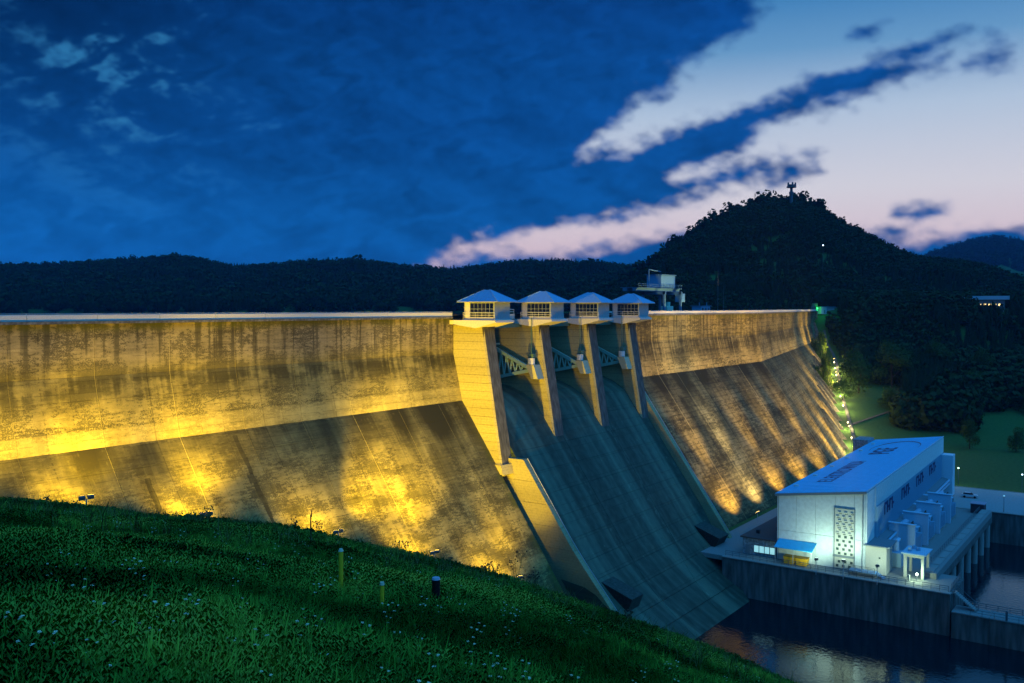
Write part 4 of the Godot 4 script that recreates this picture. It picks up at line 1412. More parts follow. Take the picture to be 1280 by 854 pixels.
func build_yard() -> void:
	# four transformers with their blast walls
	var wall_m := mat("blast_wall", lin(0.42, 0.62, 0.76), 0.7, faint, 0.2)
	var tank_m := mat("transformer_paint", lin(0.26, 0.44, 0.58), 0.55, faint, 0.4)
	var dk := mat("hall_trim", Color.WHITE)
	var first: Node3D
	var names := ["nearest the lit portal frame", "second from the lit portal frame", "third from the lit portal frame", "farthest from the lit portal frame"]
	for k in 4:
		var at := Vector3(210.0 + 13.2 * k, 8.1, 68.6)
		if k:
			copy_of(first, "blue-grey power transformer behind its blast wall, " + names[k], at)
			continue
		var t := thing("transformer", "blue-grey power transformer behind its blast wall, " + names[0], "transformer", at, 0, "transformers along the station deck")
		first = t
		boxed("side_wall", Vector3(5.2, 2.2, -2.2), Vector3(9.8, 4.4, 0.3), wall_m, t, 0.04)
		boxed("blast_wall", Vector3(0, 2.9, 0.2), Vector3(0.5, 5.8, 4.4), wall_m, t, 0.04)
		boxed("blast_wall_cap", Vector3(0, 5.9, 0.2), Vector3(0.8, 0.2, 4.7), wall_m, t, 0.03)
		boxed("tank", Vector3(4.4, 1.9, 0), Vector3(5.0, 3.2, 2.6), tank_m, t, 0.1)
		for i in 7: boxed("radiator", Vector3(2.4 + 0.65 * i, 1.9, 1.75), Vector3(0.18, 2.6, 0.8), tank_m, t)
		var cons := Shape.new()
		cons.tube(Vector3(2.4, 4.9, -0.6), Vector3(6.4, 4.9, -0.6), 0.55, -1, 14)
		part("conservator", cons, tank_m, t)
		for i in 3:
			var b := Shape.new()
			b.tube(Vector3(3.2 + 1.2 * i, 3.5, 0.5), Vector3(3.2 + 1.2 * i, 5.4, 0.8), 0.22, 0.1, 10)
			for r in 5: b.tube(Vector3(3.2 + 1.2 * i, 3.8 + 0.28 * r, 0.55 + 0.045 * r), Vector3(3.2 + 1.2 * i, 3.9 + 0.28 * r, 0.57 + 0.045 * r), 0.3, 0.3, 10)
			part("bushing", b, mat("porcelain", lin(0.14, 0.07, 0.05), 0.3), t)
		boxed("plinth", Vector3(4.2, 0.15, 0), Vector3(6.4, 0.3, 4.2), mat("coping_concrete", Color.WHITE), t)
		boxed("cable_box", Vector3(7.6, 1.6, 1.2), Vector3(1.2, 2.6, 1.4), tank_m, t, 0.05)
		boxed("bus_duct", Vector3(3.4, 4.4, -2.4), Vector3(0.9, 0.7, 3.6), wall_m, t, 0.05)
		boxed("cooler_bank", Vector3(9.3, 2.0, -0.6), Vector3(1.6, 3.4, 3.4), wall_m, t, 0.06)
		for i in 3: boxed("cooler_fan", Vector3(9.3, 1.0 + 1.05 * i, 1.16), Vector3(1.1, 0.85, 0.12), dk, t, 0.04)
		t.scale = Vector3.ONE * 1.22
	# small switch cabinet and the lit portal
	var cab := thing("switch_cabinet", "grey-blue switchgear cabinet with pipework beside the cream corner block", "cabinet", Vector3(202.0, 8.1, 69.6))
	boxed("body", Vector3(0, 1.5, 0), Vector3(3.0, 3.0, 2.4), tank_m, cab, 0.06)
	var pv := Shape.new()
	pv.tube(Vector3(0.3, 3.0, -0.2), Vector3(0.3, 5.0, -0.2), 0.55, -1, 12)
	pv.tube(Vector3(0.3, 5.0, -0.2), Vector3(2.6, 5.0, -0.2), 0.4, -1, 10)
	part("pipework", pv, wall_m, cab)
	var po := thing("portal_frame", "pale concrete portal frame lit by a bright lamp at the deck edge", "portal", Vector3(194.5, 8.1, 72.6))
	var pale := mat("portal_concrete", lin(0.58, 0.60, 0.55), 0.8, grain, 0.2)
	for z in [0.3, 3.6]:
		boxed("column", Vector3(0, 2.1, z), Vector3(0.7, 4.2, 0.55), pale, po, 0.04)
		boxed("column", Vector3(5.0, 2.1, z), Vector3(0.7, 4.2, 0.55), pale, po, 0.04)
	boxed("lintel", Vector3(0, 4.5, 1.95), Vector3(0.7, 0.6, 3.9), pale, po, 0.04)
	boxed("lintel", Vector3(5.0, 4.5, 1.95), Vector3(0.7, 0.6, 3.9), pale, po, 0.04)
	boxed("top_slab", Vector3(2.5, 4.9, 1.95), Vector3(6.4, 0.22, 4.6), wall_m, po)
	for p: Array in [[1.4, 0.9], [2.6, 2.2], [3.6, 1.2]]:
		var s := Shape.new()
		s.tube(Vector3(p[0], 5.0, p[1]), Vector3(p[0], 5.7, p[1]), 0.45, 0.35, 10)
		part("valve_wheel", s, tank_m, po)
	var lamp := thing("deck_lamp", "glaring white lamp on a short post by the portal frame", "lamp", Vector3(192.2, 8.1, 75.6))
	var ls := Shape.new()
	ls.tube(Vector3(0, 0, 0), Vector3(0, 1.3, 0), 0.06, -1, 8)
	part("post", ls, mat("galvanised", Color.WHITE), lamp)
	var bulb := SphereMesh.new()
	bulb.radius = 0.2
	bulb.height = 0.4
	part("bulb", bulb, glow("white_bulb", Color(0.95, 1.0, 0.9), 30.0), lamp, Vector3(0, 1.5, 0))
	omni(lamp, Vector3(0, 1.5, 0), Color(0.85, 1.0, 0.80), 16.0, 0.1)
	var bol := Shape.new()
	bol.tube(Vector3.ZERO, Vector3(0, 1.3, 0), 0.22, 0.22, 12)
	var bo := part("bollard", bol, pale, null, Vector3(191.8, 8.1, 74.2))
	tag(bo, "short white post left of the glaring deck lamp", "bollard")
	# lamps on the quay railing that wash the gable
	for k in 3:
		var gz: float = [57.6, 63.0, 69.5][k]
		floodlight(["small floodlight on the quay edge beside the canopy", "small floodlight on the quay edge before the louvred gable", "small floodlight on the quay edge before the cream corner block"][k], Vector3(186.6, [11.0, 11.6, 11.6][k], gz), 8.2, [[Vector3(192.3, [13.5, 16.5, 13.0][k], [54.0, 60.5, 67.5][k]), [44.0, 82.0, 58.0][k], 72.0, 0.9]], Color(0.86, 1.0, 0.88), "floodlights washing the gable")

# ------------------------------------------------------------------ right bank
func lamp_post(called: String, label: String, at: Vector3, h: float, c: Color, energy: float, group: String, bulb := 3.0) -> Node3D:
	var o := thing(called, label, "lamp", at, 0, group)
	var s := Shape.new()
	s.tube(Vector3.ZERO, Vector3(0, h, 0), 0.08, 0.05, 8)
	part("post", s, mat("mast_steel", Color.WHITE), o)
	var b := SphereMesh.new()
	b.radius = 0.24
	b.height = 0.44
	part("globe", b, glow("globe_%s_%s" % [c.to_html(), bulb], c, bulb), o, Vector3(0, h + 0.2, 0))
	if energy > 0.0:
		omni(o, Vector3(0, h + 0.2, 0), c, energy, 0.2)
	return o
func car(label: String, at: Vector3, turn: float) -> void:
	var c := thing("parked_car", label, "car", at, turn, "cars parked on the bank road")
	var paint := mat("car_silver", lin(0.55, 0.58, 0.62), 0.3, null, 0.2, 0.3)
	var gl := mat("car_glass", lin(0.015, 0.02, 0.03), 0.1)
	var lower := Shape.new()
	lower.prism([Vector3(-2.1, 0.3, -0.85), Vector3(2.1, 0.3, -0.85), Vector3(2.15, 0.65, -0.85), Vector3(1.9, 0.88, -0.85), Vector3(0.9, 0.98, -0.85), Vector3(-1.7, 1.0, -0.85), Vector3(-2.1, 0.85, -0.85)], Vector3(0, 0, 1.7))
	part("body", lower, paint, c)
	var cabin := Shape.new()
	cabin.hexa([Vector3(-1.7, 0.98, -0.78), Vector3(0.95, 0.97, -0.78), Vector3(0.95, 0.97, 0.78), Vector3(-1.7, 0.98, 0.78)], [Vector3(-1.25, 1.42, -0.62), Vector3(0.25, 1.42, -0.62), Vector3(0.25, 1.42, 0.62), Vector3(-1.25, 1.42, 0.62)])
	part("window_band", cabin, gl, c)
	boxed("roof", Vector3(-0.5, 1.45, 0), Vector3(1.55, 0.07, 1.28), paint, c, 0.03)
	for x in [-1.3, 1.35]:
		for z in [-0.8, 0.8]:
			var w := Shape.new()
			w.tube(Vector3(x, 0.32, z - 0.1), Vector3(x, 0.32, z + 0.1), 0.32, -1, 14)
			part("wheel", w, mat("tyre", lin(0.02, 0.02, 0.02), 0.9), c)
	for z in [-0.6, 0.6]:
		boxed("headlight", Vector3(2.1, 0.68, z), Vector3(0.08, 0.15, 0.35), mat("bright_trim", Color.WHITE), c)
		boxed("tail_light", Vector3(-2.1, 0.75, z), Vector3(0.06, 0.16, 0.3), mat("tail_red", lin(0.3, 0.01, 0.01), 0.4), c)
func hotel_place() -> Vector3:   # where the wooded slope passes the height of the dam crest
	var a := 560.0
	while a < 860.0:
		var p := EYE + fwd * a + side * (a * 0.511)
		if land_y(p.x, p.z) > 60.5:
			return Vector3(p.x, 62.5, p.z)
		a += 4.0
	return EYE + fwd * a + side * (a * 0.511)
func build_far_bank() -> void:
	var pave := mat("bank_road", lin(0.30, 0.33, 0.33), 0.85, faint, 0.08)
	var con := mat("quay_concrete", Color.WHITE)
	var cope := mat("coping_concrete", Color.WHITE)
	var road := boxed("road", Vector3(286.5, 7.75, 140), Vector3(32, 0.7, 156), pave)
	tag(road, "paved service road along the far river bank", "road", "", "structure")
	var kerb := boxed("kerb", Vector3(302.7, 8.05, 140), Vector3(0.4, 0.36, 156), cope)
	tag(kerb, "low kerb between the bank road and the dark meadow", "kerb", "", "structure")
	var w := thing("retaining_wall", "dark concrete retaining wall between the tailrace and the bank road", "wall")
	var z := 62.0
	while z < 210.0:
		boxed("wall_panel", Vector3(270.6, 2.4, z + 4), Vector3(0.9, 11.2, 7.92), con, w, 0.04)
		boxed("coping", Vector3(270.5, 8.12, z + 4), Vector3(1.2, 0.25, 7.96), cope, w, 0.03)
		z += 8.0
	car("silver car parked on the bank road beyond the transformers", Vector3(287, 8.12, 69.8), -1.45)
	car("pale car at the edge of the bank road by the tailrace wall", Vector3(273.5, 8.12, 87.6), -1.6)
	lamp_post("street_lamp", "unlit slender lamp post on the tailrace wall coping", Vector3(271.3, 8.1, 80.5), 4.2, Color(0.5, 0.8, 0.9), 0.0, "bank road lamps", 0.6)
	lamp_post("street_lamp", "lit lamp post at the meadow edge of the bank road", Vector3(303.6, 8.0, 81.0), 5.2, Color(0.8, 0.95, 1.0), 6.0, "bank road lamps", 3.0)
	lamp_post("street_lamp", "lit lamp post just beyond the far end of the power station", Vector3(306.0, 8.0, 63.6), 5.0, Color(0.85, 1.0, 0.9), 10.0, "bank road lamps", 4.0)
	# lamps climbing the stairs of the far abutment
	var turn := Basis(Vector3.UP, BEND_TURN)
	var stairs := thing("abutment_stairs", "long flight of concrete stairs climbing beside the far end of the dam", "stairs")
	var sm := mat("coping_concrete", Color.WHITE)
	var prev := Vector3.ZERO
	for k in 24:
		var L := 34.0 + 8.2 * k
		var p := BEND + turn * Vector3(L, 0, face_z(table(CONTACT, L)) + 4.6)
		p.y = land_y(p.x, p.z) + 0.35
		if k:
			var dir := p - prev
			boxed("flight", (p + prev) / 2.0, Vector3(1.2, 0.4, dir.length()), mat("stair_concrete", lin(0.10, 0.10, 0.09), 0.9), stairs, 0.0, Basis.looking_at(dir.normalized(), Vector3.UP))
		prev = p
	var posit := ["lowest", "second", "third", "fourth", "fifth", "sixth", "seventh", "eighth", "ninth", "highest"]
	for k in 10:
		var L: float = [38.0, 50.0, 68.0, 90.0, 103.0, 116.0, 130.0, 145.0, 160.0, 176.0][k]
		var p := BEND + turn * Vector3(L, 0, face_z(table(CONTACT, L)) + 3.0)
		p.y = land_y(p.x, p.z)
		lamp_post("stair_lamp", "lit globe lamp on the abutment stairs, %s from the bottom" % posit[k] if k > 0 and k < 9 else "lit globe lamp on the abutment stairs, %s of all" % posit[k], p, 3.2, Color(1.0, 0.9, 0.62), 150.0, "lamps up the abutment stairs", 14.0)
	var bar := Shape.new()
	var bp := Vector3(330, 8, 47)
	bp.y = land_y(bp.x, bp.z)
	bar.box(Vector3(0, 5.0, 0), Vector3(0.7, 11.0, 0.5), Basis(fwd, 0.5))
	var ba := part("pale_boom", bar, mat("bright_trim", Color.WHITE), null, bp)
	tag(ba, "pale leaning boom pole on the bank behind the station roof", "pole")
	# path across the meadow
	var ps := Shape.new()
	var pts := []
	for k in 16:
		var q := EYE + fwd * (372.0 + 6.0 * k) + side * (136.0 + 7.2 * k + 0.05 * k * k)
		q.y = land_y(q.x, q.z) + 0.12
		pts.append(q)
	for k in 15:
		var d: Vector3 = (pts[k + 1] - pts[k]).normalized()
		var n := d.cross(Vector3.UP) * 0.9
		ps.hexa([pts[k] - n - Vector3(0, 0.5, 0), pts[k] + n - Vector3(0, 0.5, 0), pts[k + 1] + n - Vector3(0, 0.5, 0), pts[k + 1] - n - Vector3(0, 0.5, 0)], [pts[k] - n, pts[k] + n, pts[k + 1] + n, pts[k + 1] - n])
	tag(part("path", ps, mat("gravel_path", lin(0.09, 0.09, 0.08), 0.9, grain, 0.3)), "pale footpath crossing the dark bank behind the station", "path", "", "structure")
	# buildings beyond
	var hp := hotel_place()
	var h1 := thing("hillside_hotel", "long low building with a row of lit windows on the wooded hillside", "building", hp - Vector3(0, 6, 0), -1.43)
	var lift_y := 6.0
	boxed("wall", Vector3(0, lift_y / 2 + 2.4, 0), Vector3(24, lift_y + 5.0, 10), mat("hotel_wall", lin(0.20, 0.24, 0.26), 0.8), h1)
	boxed("roof", Vector3(0, lift_y + 5.6, 0), Vector3(29, 2.2, 13), mat("hotel_roof", lin(0.42, 0.52, 0.60), 0.7), h1)
	for k in 8:
		if k != 2:
			boxed("lit_window", Vector3(-9.5 + 2.7 * k, lift_y + 1.4, 5.1), Vector3(1.5, 1.1, 0.1), glow("warm_window", Color(1.0, 0.85, 0.5), 2.5), h1)
	for k in 3:
		var e := BEND + turn * Vector3([238.0, 252.0, 266.0][k], 0, [2.0, 5.0, 3.0][k])
		var b := thing("crest_building", ["small pale hut just past the green signal lamp", "low grey hut between the green signal lamp and the pale long hut", "pale long hut farthest past the green signal lamp"][k], "building", Vector3(e.x, 60.2, e.z), BEND_TURN - 0.6, "huts at the far end of the dam")
		var ww: float = [5.0, 6.0, 13.0][k]
		boxed("wall", Vector3(0, 0.2, 0), Vector3(ww, 4.0, 5), mat("hut_pale", lin(0.36, 0.42, 0.48), 0.8), b)
		boxed("roof", Vector3(0, 2.35, 0), Vector3(ww + 0.8, 0.35, 5.8), mat("cabin_sheet", Color.WHITE), b)
		boxed("door", Vector3(0.6, -0.4, 2.55), Vector3(1.0, 2.0, 0.08), mat("hall_trim", Color.WHITE), b)
	var ht := Vector3(890, 0, -187)
	ht.y = land_y(ht.x, ht.z) + 2.0
	var tw := thing("telecom_tower", "dark telecom tower with antenna drums on the mountain top", "tower", ht)
	var tk := mat("mast_steel", Color.WHITE)
	var shaft := Shape.new()
	shaft.tube(Vector3.ZERO, Vector3(0, 21, 0), 1.7, 1.3, 12)
	part("shaft", shaft, tk, tw)
	for a: Array in [[14.0, 2.2, 2.4], [20.5, 4.6, 1.2], [22.6, 3.8, 0.8]]:
		var s := Shape.new()
		s.tube(Vector3(0, a[0], 0), Vector3(0, a[0] + a[2], 0), a[1], a[1], 14)
		part("platform", s, tk, tw)
	for k in 5:
		var s := Shape.new()
		var w2 := TAU * k / 5.0
		s.tube(Vector3(cos(w2) * 3.6, 22, sin(w2) * 3.6), Vector3(cos(w2) * 3.6, 25.4, sin(w2) * 3.6), 1.0, 0.8, 8)
		part("antenna", s, tk, tw)
	var hl := EYE + fwd * 700.0 + side * 236.0
	hl.y = land_y(hl.x, hl.z)
	lamp_post("hillside_lamp", "single tiny lit lamp high on the dark mountain side", hl, 18.0, Color(0.9, 0.97, 1.0), 0.0, "", 12.0).scale = Vector3.ONE * 1.5

# ------------------------------------------------------------------ floodlights
func floodlight(label: String, at: Vector3, base_y: float, heads: Array, c: Color, group: String) -> void:
	var o := thing("floodlight", label, "floodlight", Vector3(at.x, base_y, at.z), 0, group)
	var steel := mat("mast_steel", Color.WHITE)
	var h := at.y - base_y
	var s := Shape.new()
	s.tube(Vector3(0, -0.4, 0), Vector3(0, h - 0.25, 0), 0.07, -1, 8)
	part("pole", s, mat("galvanised", Color.WHITE), o)
	boxed("cross_arm", Vector3(0, h - 0.25, 0), Vector3(1.4, 0.08, 0.08), steel, o)
	for k in heads.size():
		var a: Array = heads[k]   # [aim, energy, angle, blend]
		var hp := Vector3(-0.55 + 1.1 * k, h + 0.05, 0) if heads.size() > 1 else Vector3(0, h + 0.05, 0)
		var gp := Vector3(at.x, base_y, at.z) + hp
		var dir: Vector3 = ((a[0] as Vector3) - gp).normalized()
		var head := node("lamp_head", o, hp)
		var b := Basis.looking_at(dir, Vector3.UP)
		boxed("housing", b * Vector3(0, 0, 0.12), Vector3(0.75, 0.5, 0.28), steel, head, 0.05, b)
		boxed("lens", b * Vector3(0, 0, -0.04), Vector3(0.64, 0.4, 0.03), glow("lens_" + c.to_html(), c, 8.0), head, 0.0, b)
		spot(head, gp + dir * 0.2, a[0], c, a[1], a[2], a[3], 0.25)
func build_floodlights() -> void:
	var sodium := Color(1.0, 0.81, 0.10)
	var warm := Color(1.0, 0.80, 0.36)
	var near := [
		[Vector3(44.6, 42.6, 9.6), "floodlight pole standing left of all others, below the left end of the slope"],
		[Vector3(58.4, 39.7, 11.6), "twin floodlight at the hill edge by the first dam joint"],
		[Vector3(72.8, 35.5, 14.5), "twin floodlight half hidden behind the hill, between two others"],
		[Vector3(92.2, 29.9, 18.4), "twin floodlight behind the hill edge above the tall yellow post"],
		[Vector3(108.5, 24.0, 22.6), "twin floodlight behind the hill edge above the black bollard"],
		[Vector3(124.3, 17.0, 27.5), "floodlight hidden behind the tall weeds near the spillway wall"],
	]
	for i in near.size():
		var a: Array = near[i]
		var p: Vector3 = a[0]
		var base := minf(land_y(p.x, p.z), p.y - 1.5)
		var q := Vector3(p.x + 3.0, p.y + 4.0, face_z(p.y + 4.0))
		var far_aim: Vector3 = [Vector3(p.x + 7.0, 47.0, 1.5), Vector3(p.x + 7.0, 47.0, 1.5), Vector3(p.x + 10.0, 47.0, 1.5), Vector3(139.0, 46.0, 4.0), Vector3(124.0, 48.0, 2.0), Vector3(142.0, 33.0, 13.0)][i]
		var power: float = [600.0, 950.0, 1900.0, 6800.0, 2500.0, 1300.0][i]   # the fourth reaches along the wall to the piers
		var cone: float = [34.0, 34.0, 36.0, 30.0, 36.0, 34.0][i]
		floodlight(a[1], p, base, [[q, 430.0, 64.0, 0.9], [far_aim, power, cone, 1.0]], sodium, "floodlights at the foot of the near slope")
	var far := [[222.0, warm, "nearest the spillway"], [238.0, Color(1.0, 0.88, 0.62), "second from the spillway"], [256.0, warm, "third from the spillway"], [276.0, warm, "fourth from the spillway"], [296.0, warm, "fifth from the spillway"]]
	for a: Array in far:
		var p := Vector3(a[0], 10.8, 32.0)
		floodlight("floodlight at the foot of the slope behind the station annex, " + a[2], p, 8.0, [[Vector3(a[0] + 2.0, 20.0, face_z(20.0)), 800.0, 52.0, 1.0], [Vector3(a[0] + 4.0, 53.0, 0.0), 6000.0, 19.0, 1.0]], a[1], "floodlights at the foot of the far slope")
	var turn := Basis(Vector3.UP, BEND_TURN)
	for k in 7:
		var L: float = [16.0, 40.0, 66.0, 94.0, 124.0, 156.0, 190.0][k]
		var yb := table(CONTACT, L)
		var l := Vector3(L, yb + 2.0, face_z(yb) + 3.4)
		var p := BEND + turn * l
		var aim := BEND + turn * Vector3(L - 4.0, minf(yb + 12.0, 52.0), face_z(minf(yb + 12.0, 52.0)))
		var hi := BEND + turn * Vector3(L - 6.0, 53.0, 0.0)
		floodlight("floodlight at the foot of the turned far wing, number %s up the abutment" % ["one", "two", "three", "four", "five", "six", "seven"][k], p, yb - 0.5, [[aim, 620.0, 50.0, 1.0], [hi, 2600.0, 32.0, 1.0]], warm, "floodlights along the far abutment")

# ------------------------------------------------------------------ trees
func leaf_tri(s: SurfaceTool, a: Vector3, b: Vector3, c: Vector3, n: Vector3, col: Color) -> void:
	if (b - a).cross(c - a).dot(n) > 0.0:
		var t := b
		b = c
		c = t
	for v: Vector3 in [a, b, c]:
		s.set_normal(n)
		s.set_color(col)
		s.add_vertex(v)
func leafy_mesh(n: int, seed_: int, leaf: float, squash := 0.85) -> ArrayMesh:   # unit crown, base at y = 0, about 1 high
	var r := RandomNumberGenerator.new()
	r.seed = seed_
	var s := SurfaceTool.new()
	s.begin(Mesh.PRIMITIVE_TRIANGLES)
	var lobes := []
	for k in 9:
		var w := r.randf() * TAU
		lobes.append([Vector3(cos(w) * r.randf_range(0.05, 0.26), r.randf_range(0.22, 0.80), sin(w) * r.randf_range(0.05, 0.24)), r.randf_range(0.16, 0.27)])
	for i in n:
		var lb: Array = lobes[r.randi() % lobes.size()]
		var d := Vector3(r.randfn(), r.randfn() * squash, r.randfn()).normalized()
		var p: Vector3 = lb[0] + d * lb[1] * sqrt(r.randf_range(0.35, 1.0))
		var nrm := (d + Vector3(r.randfn(), r.randfn(), r.randfn()) * 0.45).normalized()
		var ex := nrm.cross(Vector3(r.randfn(), r.randfn(), r.randfn())).normalized()
		var ey := nrm.cross(ex)
		var q := leaf * r.randf_range(0.6, 1.3)
		var tint := r.randf_range(0.7, 1.25)
		var col := Color(tint, tint, tint)
		var bent := (nrm + d * 0.8).normalized()
		leaf_tri(s, p + ex * q, p + ey * q * 0.7, p - ex * q * 0.8, bent, col)
		leaf_tri(s, p + ex * q, p - ex * q * 0.8, p - ey * q * 0.75, bent, col)
	return s.commit()
func spruce_mesh(seed_: int) -> ArrayMesh:
	var r := RandomNumberGenerator.new()
	r.seed = seed_
	var s := SurfaceTool.new()
	s.begin(Mesh.PRIMITIVE_TRIANGLES)
	for k in 13:
		var y := 0.08 + 0.9 * k / 13.0
		var rad := 0.22 * pow(1.0 - (y - 0.05), 0.85)
		var n := 9
		for i in n:
			var w := TAU * (i + r.randf() * 0.7) / n + k * 0.7
			var d := Vector3(cos(w), 0, sin(w))
			var t := d.cross(Vector3.UP)
			var q := rad * r.randf_range(0.7, 1.2)
			var tip := Vector3(0, y - 0.07 * r.randf_range(0.6, 1.3), 0) + d * q
			var tint := r.randf_range(0.7, 1.2)
			var a := Vector3(0, y + 0.05, 0)
			leaf_tri(s, a, tip + t * q * 0.28, tip - t * q * 0.28, (d * 0.6 + Vector3.UP * 0.8).normalized(), Color(tint, tint, tint))
	return s.commit()
func leaf_mat(called: String, c: Color) -> StandardMaterial3D:
	var m := mat(called, c, 0.8)
	m.vertex_color_use_as_albedo = true
	m.metallic_specular = 0.12
	m.backlight_enabled = true
	m.backlight = Color(0.25, 0.3, 0.15)
	return m
func scatter(called: String, label: String, mesh: Mesh, m: Material, places: Array, tints: Array = []) -> void:
	var mm := MultiMesh.new()
	mm.transform_format = MultiMesh.TRANSFORM_3D
	mm.use_colors = tints.size() > 0
	mm.mesh = mesh
	mm.instance_count = places.size()
	for i in places.size():
		mm.set_instance_transform(i, places[i])
		if tints: mm.set_instance_color(i, tints[i])
	var o := MultiMeshInstance3D.new()
	o.name = numbered(called)
	o.multimesh = mm
	o.material_override = m
	add_child(o)
	tag(o, label, "forest", "", "stuff")
func build_woods() -> void:
	var turn := Vector2(cos(BEND_TURN), -sin(BEND_TURN))
	var lists := [[], [], [], []]
	var hotel := hotel_place()
	var try_place := func(a: float, u: float, hmin: float, hmax: float, ground_min: float) -> void:
		var p := EYE + fwd * a + side * (u * a)
		var q := Vector2(p.x - BEND.x, p.z - BEND.z)
		var L := q.dot(turn)
		var w := q.dot(Vector2(-turn.y, turn.x))
		if L > -30.0 and L < 236.0 and w > -14.0 and w < face_z(table(CONTACT, L)) + 9.0:
			return
		if L > 225.0 and L < 285.0 and absf(w) < 12.0:
			return
		var e := Vector2(p.x - hotel.x, p.z - hotel.z)   # the clearing before the hillside building
		if e.dot(Vector2(-0.99, 0.14)) > -14.0 and absf(e.dot(Vector2(0.14, 0.99))) < 15.0 and e.length() < 22.0:
			return
		p.y = land_y(p.x, p.z)
		if p.y < ground_min:
			return
		if a < 436.0 and u > 0.33 and u < 0.425:   # kept clear round the big lit tree
			return
		var h := rng.randf_range(hmin, hmax)
		var kind := rng.randi() % 3
		if land.get_noise_2d(p.x * 1.7 + 900.0, p.z * 1.7) > 0.12 and not (a > 780.0 and a < 960.0): kind = 3
		var wide := h * (rng.randf_range(0.9, 1.25) if kind < 3 else rng.randf_range(0.75, 1.0))
		lists[kind].append(Transform3D(Basis(Vector3.UP, rng.randf() * TAU).scaled(Vector3(wide, h, wide)), p - Vector3(0, 0.6, 0)))
	for i in 14500:   # mountain and right bank
		var a := sqrt(rng.randf_range(430.0 * 430.0, 960.0 * 960.0))
		var u := rng.randf_range(0.30 if a < 620.0 else 0.06, 0.64)
		try_place.call(a, u, 7.0, 12.5, 10.5 if a < 640 else 57.0)
	for i in 2600:    # the wooded foot of the bank behind the station
		var a := rng.randf_range(372.0, 480.0)
		var u := rng.randf_range(0.375, 0.60)
		if u < 0.50 or a > 395.0 + 260.0 * (u - 0.50):
			try_place.call(a, u, 7.0, 15.0, 7.0)
	for i in 2600:    # mountain crest line
		try_place.call(rng.randf_range(880.0, 915.0), rng.randf_range(0.05, 0.62), 5.0, 8.5, 60.0)
	for i in 9000:    # long ridge behind the reservoir
		try_place.call(rng.randf_range(905.0, 1640.0), rng.randf_range(-0.62, 0.34), 14.0, 26.0, 56.0)
	for i in 3200:
		try_place.call(rng.randf_range(1570.0, 1620.0), rng.randf_range(-0.62, 0.34), 12.0, 24.0, 62.0)
	for i in 2600:    # blue far mountain
		try_place.call(rng.randf_range(2500.0, 3450.0), rng.randf_range(0.30, 0.62), 24.0, 42.0, 62.0)
	var dark := leaf_mat("forest_leaf", lin(0.026, 0.048, 0.016))
	var spruce := leaf_mat("forest_needle", lin(0.018, 0.036, 0.014))
	for k in 3:
		scatter("forest", ["rounded dark broadleaf woods on the mountain and ridges", "uneven dark broadleaf woods on the mountain and ridges", "tall dark broadleaf woods on the mountain and ridges"][k], leafy_mesh(150, 40 + k, 0.085), dark, lists[k])
	scatter("forest", "dark pointed spruce woods on the mountain and ridges", spruce_mesh(5), spruce, lists[3])
	# trees near enough to tell apart
	var bark := mat("bark", lin(0.06, 0.045, 0.03), 0.9, grain, 0.5)
	var crowns := [leafy_mesh(3200, 71, 0.020), leafy_mesh(3200, 72, 0.020), leafy_mesh(3200, 73, 0.020)]
	var lf := leaf_mat("tree_leaf", lin(0.040, 0.082, 0.020))
	var spots := [   # pixel-free: metres ahead, metres right, height, width, label
		[418, 158, 24, 24, "broad round tree catching lamp light on the bank above the station"],
		[430, 178, 22, 23, "round tree just right of the lamp-lit one on the bank"],
		[424, 144, 17, 12, "slim lit tree between the stair lamps and the broad round tree"],
		[470, 156, 20, 10, "slender tree lit yellow beside the upper stair lamps"],
		[486, 163, 17, 9, "small tree lit pale beside the highest stair lamps"],
		[446, 152, 15, 9, "bushy tree beside the middle stair lamps"],
		[412, 203, 17, 20, "dark tree right of the round pair on the bank"],
		[438, 226, 19, 18, "dark tree standing in the middle of the meadow edge"],
		[400, 226, 12, 15, "low dark tree at the meadow edge behind the station far end"],
		[430, 252, 17, 19, "dark tree at the meadow edge toward the right"],
		[352, 176, 12, 9, "dark tree just behind the far end of the station roof"],
		[345, 190, 9, 9, "low dark bush by the bank road behind the station"],
		[360, 226, 9, 11, "lone low bush in the dark meadow"],
		[405, 146, 10, 13, "low bush at the foot of the broad round tree"],
		[398, 164, 9, 14, "spreading bush in front of the round pair of trees"],
		[404, 186, 11, 15, "dark bush below the second round tree"],
		[416, 214, 13, 15, "dark bush between two meadow edge trees"],
		[420, 242, 12, 16, "dark bush left of the rightmost meadow edge tree"],
		[452, 190, 20, 20, "tall dark tree behind the round pair"],
		[455, 212, 18, 19, "tall dark tree behind the meadow edge trees"],
	]
	for i in spots.size():
		var a: Array = spots[i]
		var p := EYE + fwd * float(a[0]) + side * float(a[1])
		p.y = land_y(p.x, p.z)
		var t := thing("bank_tree", a[4], "tree", p, rng.randf() * TAU, "trees on the far bank")
		var s := Shape.new()
		var hh: float = a[2]
		s.tube(Vector3(0, -0.5, 0), Vector3(0, hh * 0.55, 0), hh * 0.022, hh * 0.010, 8)
		for k in 5:
			var w := TAU * k / 5.0 + 0.4
			s.tube(Vector3(0, hh * (0.22 + 0.05 * k), 0), Vector3(cos(w) * float(a[3]) * 0.26, hh * (0.48 + 0.06 * k), sin(w) * float(a[3]) * 0.26), hh * 0.010, hh * 0.004, 6)
		part("trunk", s, bark, t)
		var c := part("crown", crowns[i % 3], lf, t)
		c.scale = Vector3(float(a[3]) * 1.05, hh * 1.1, float(a[3]) * 1.05)

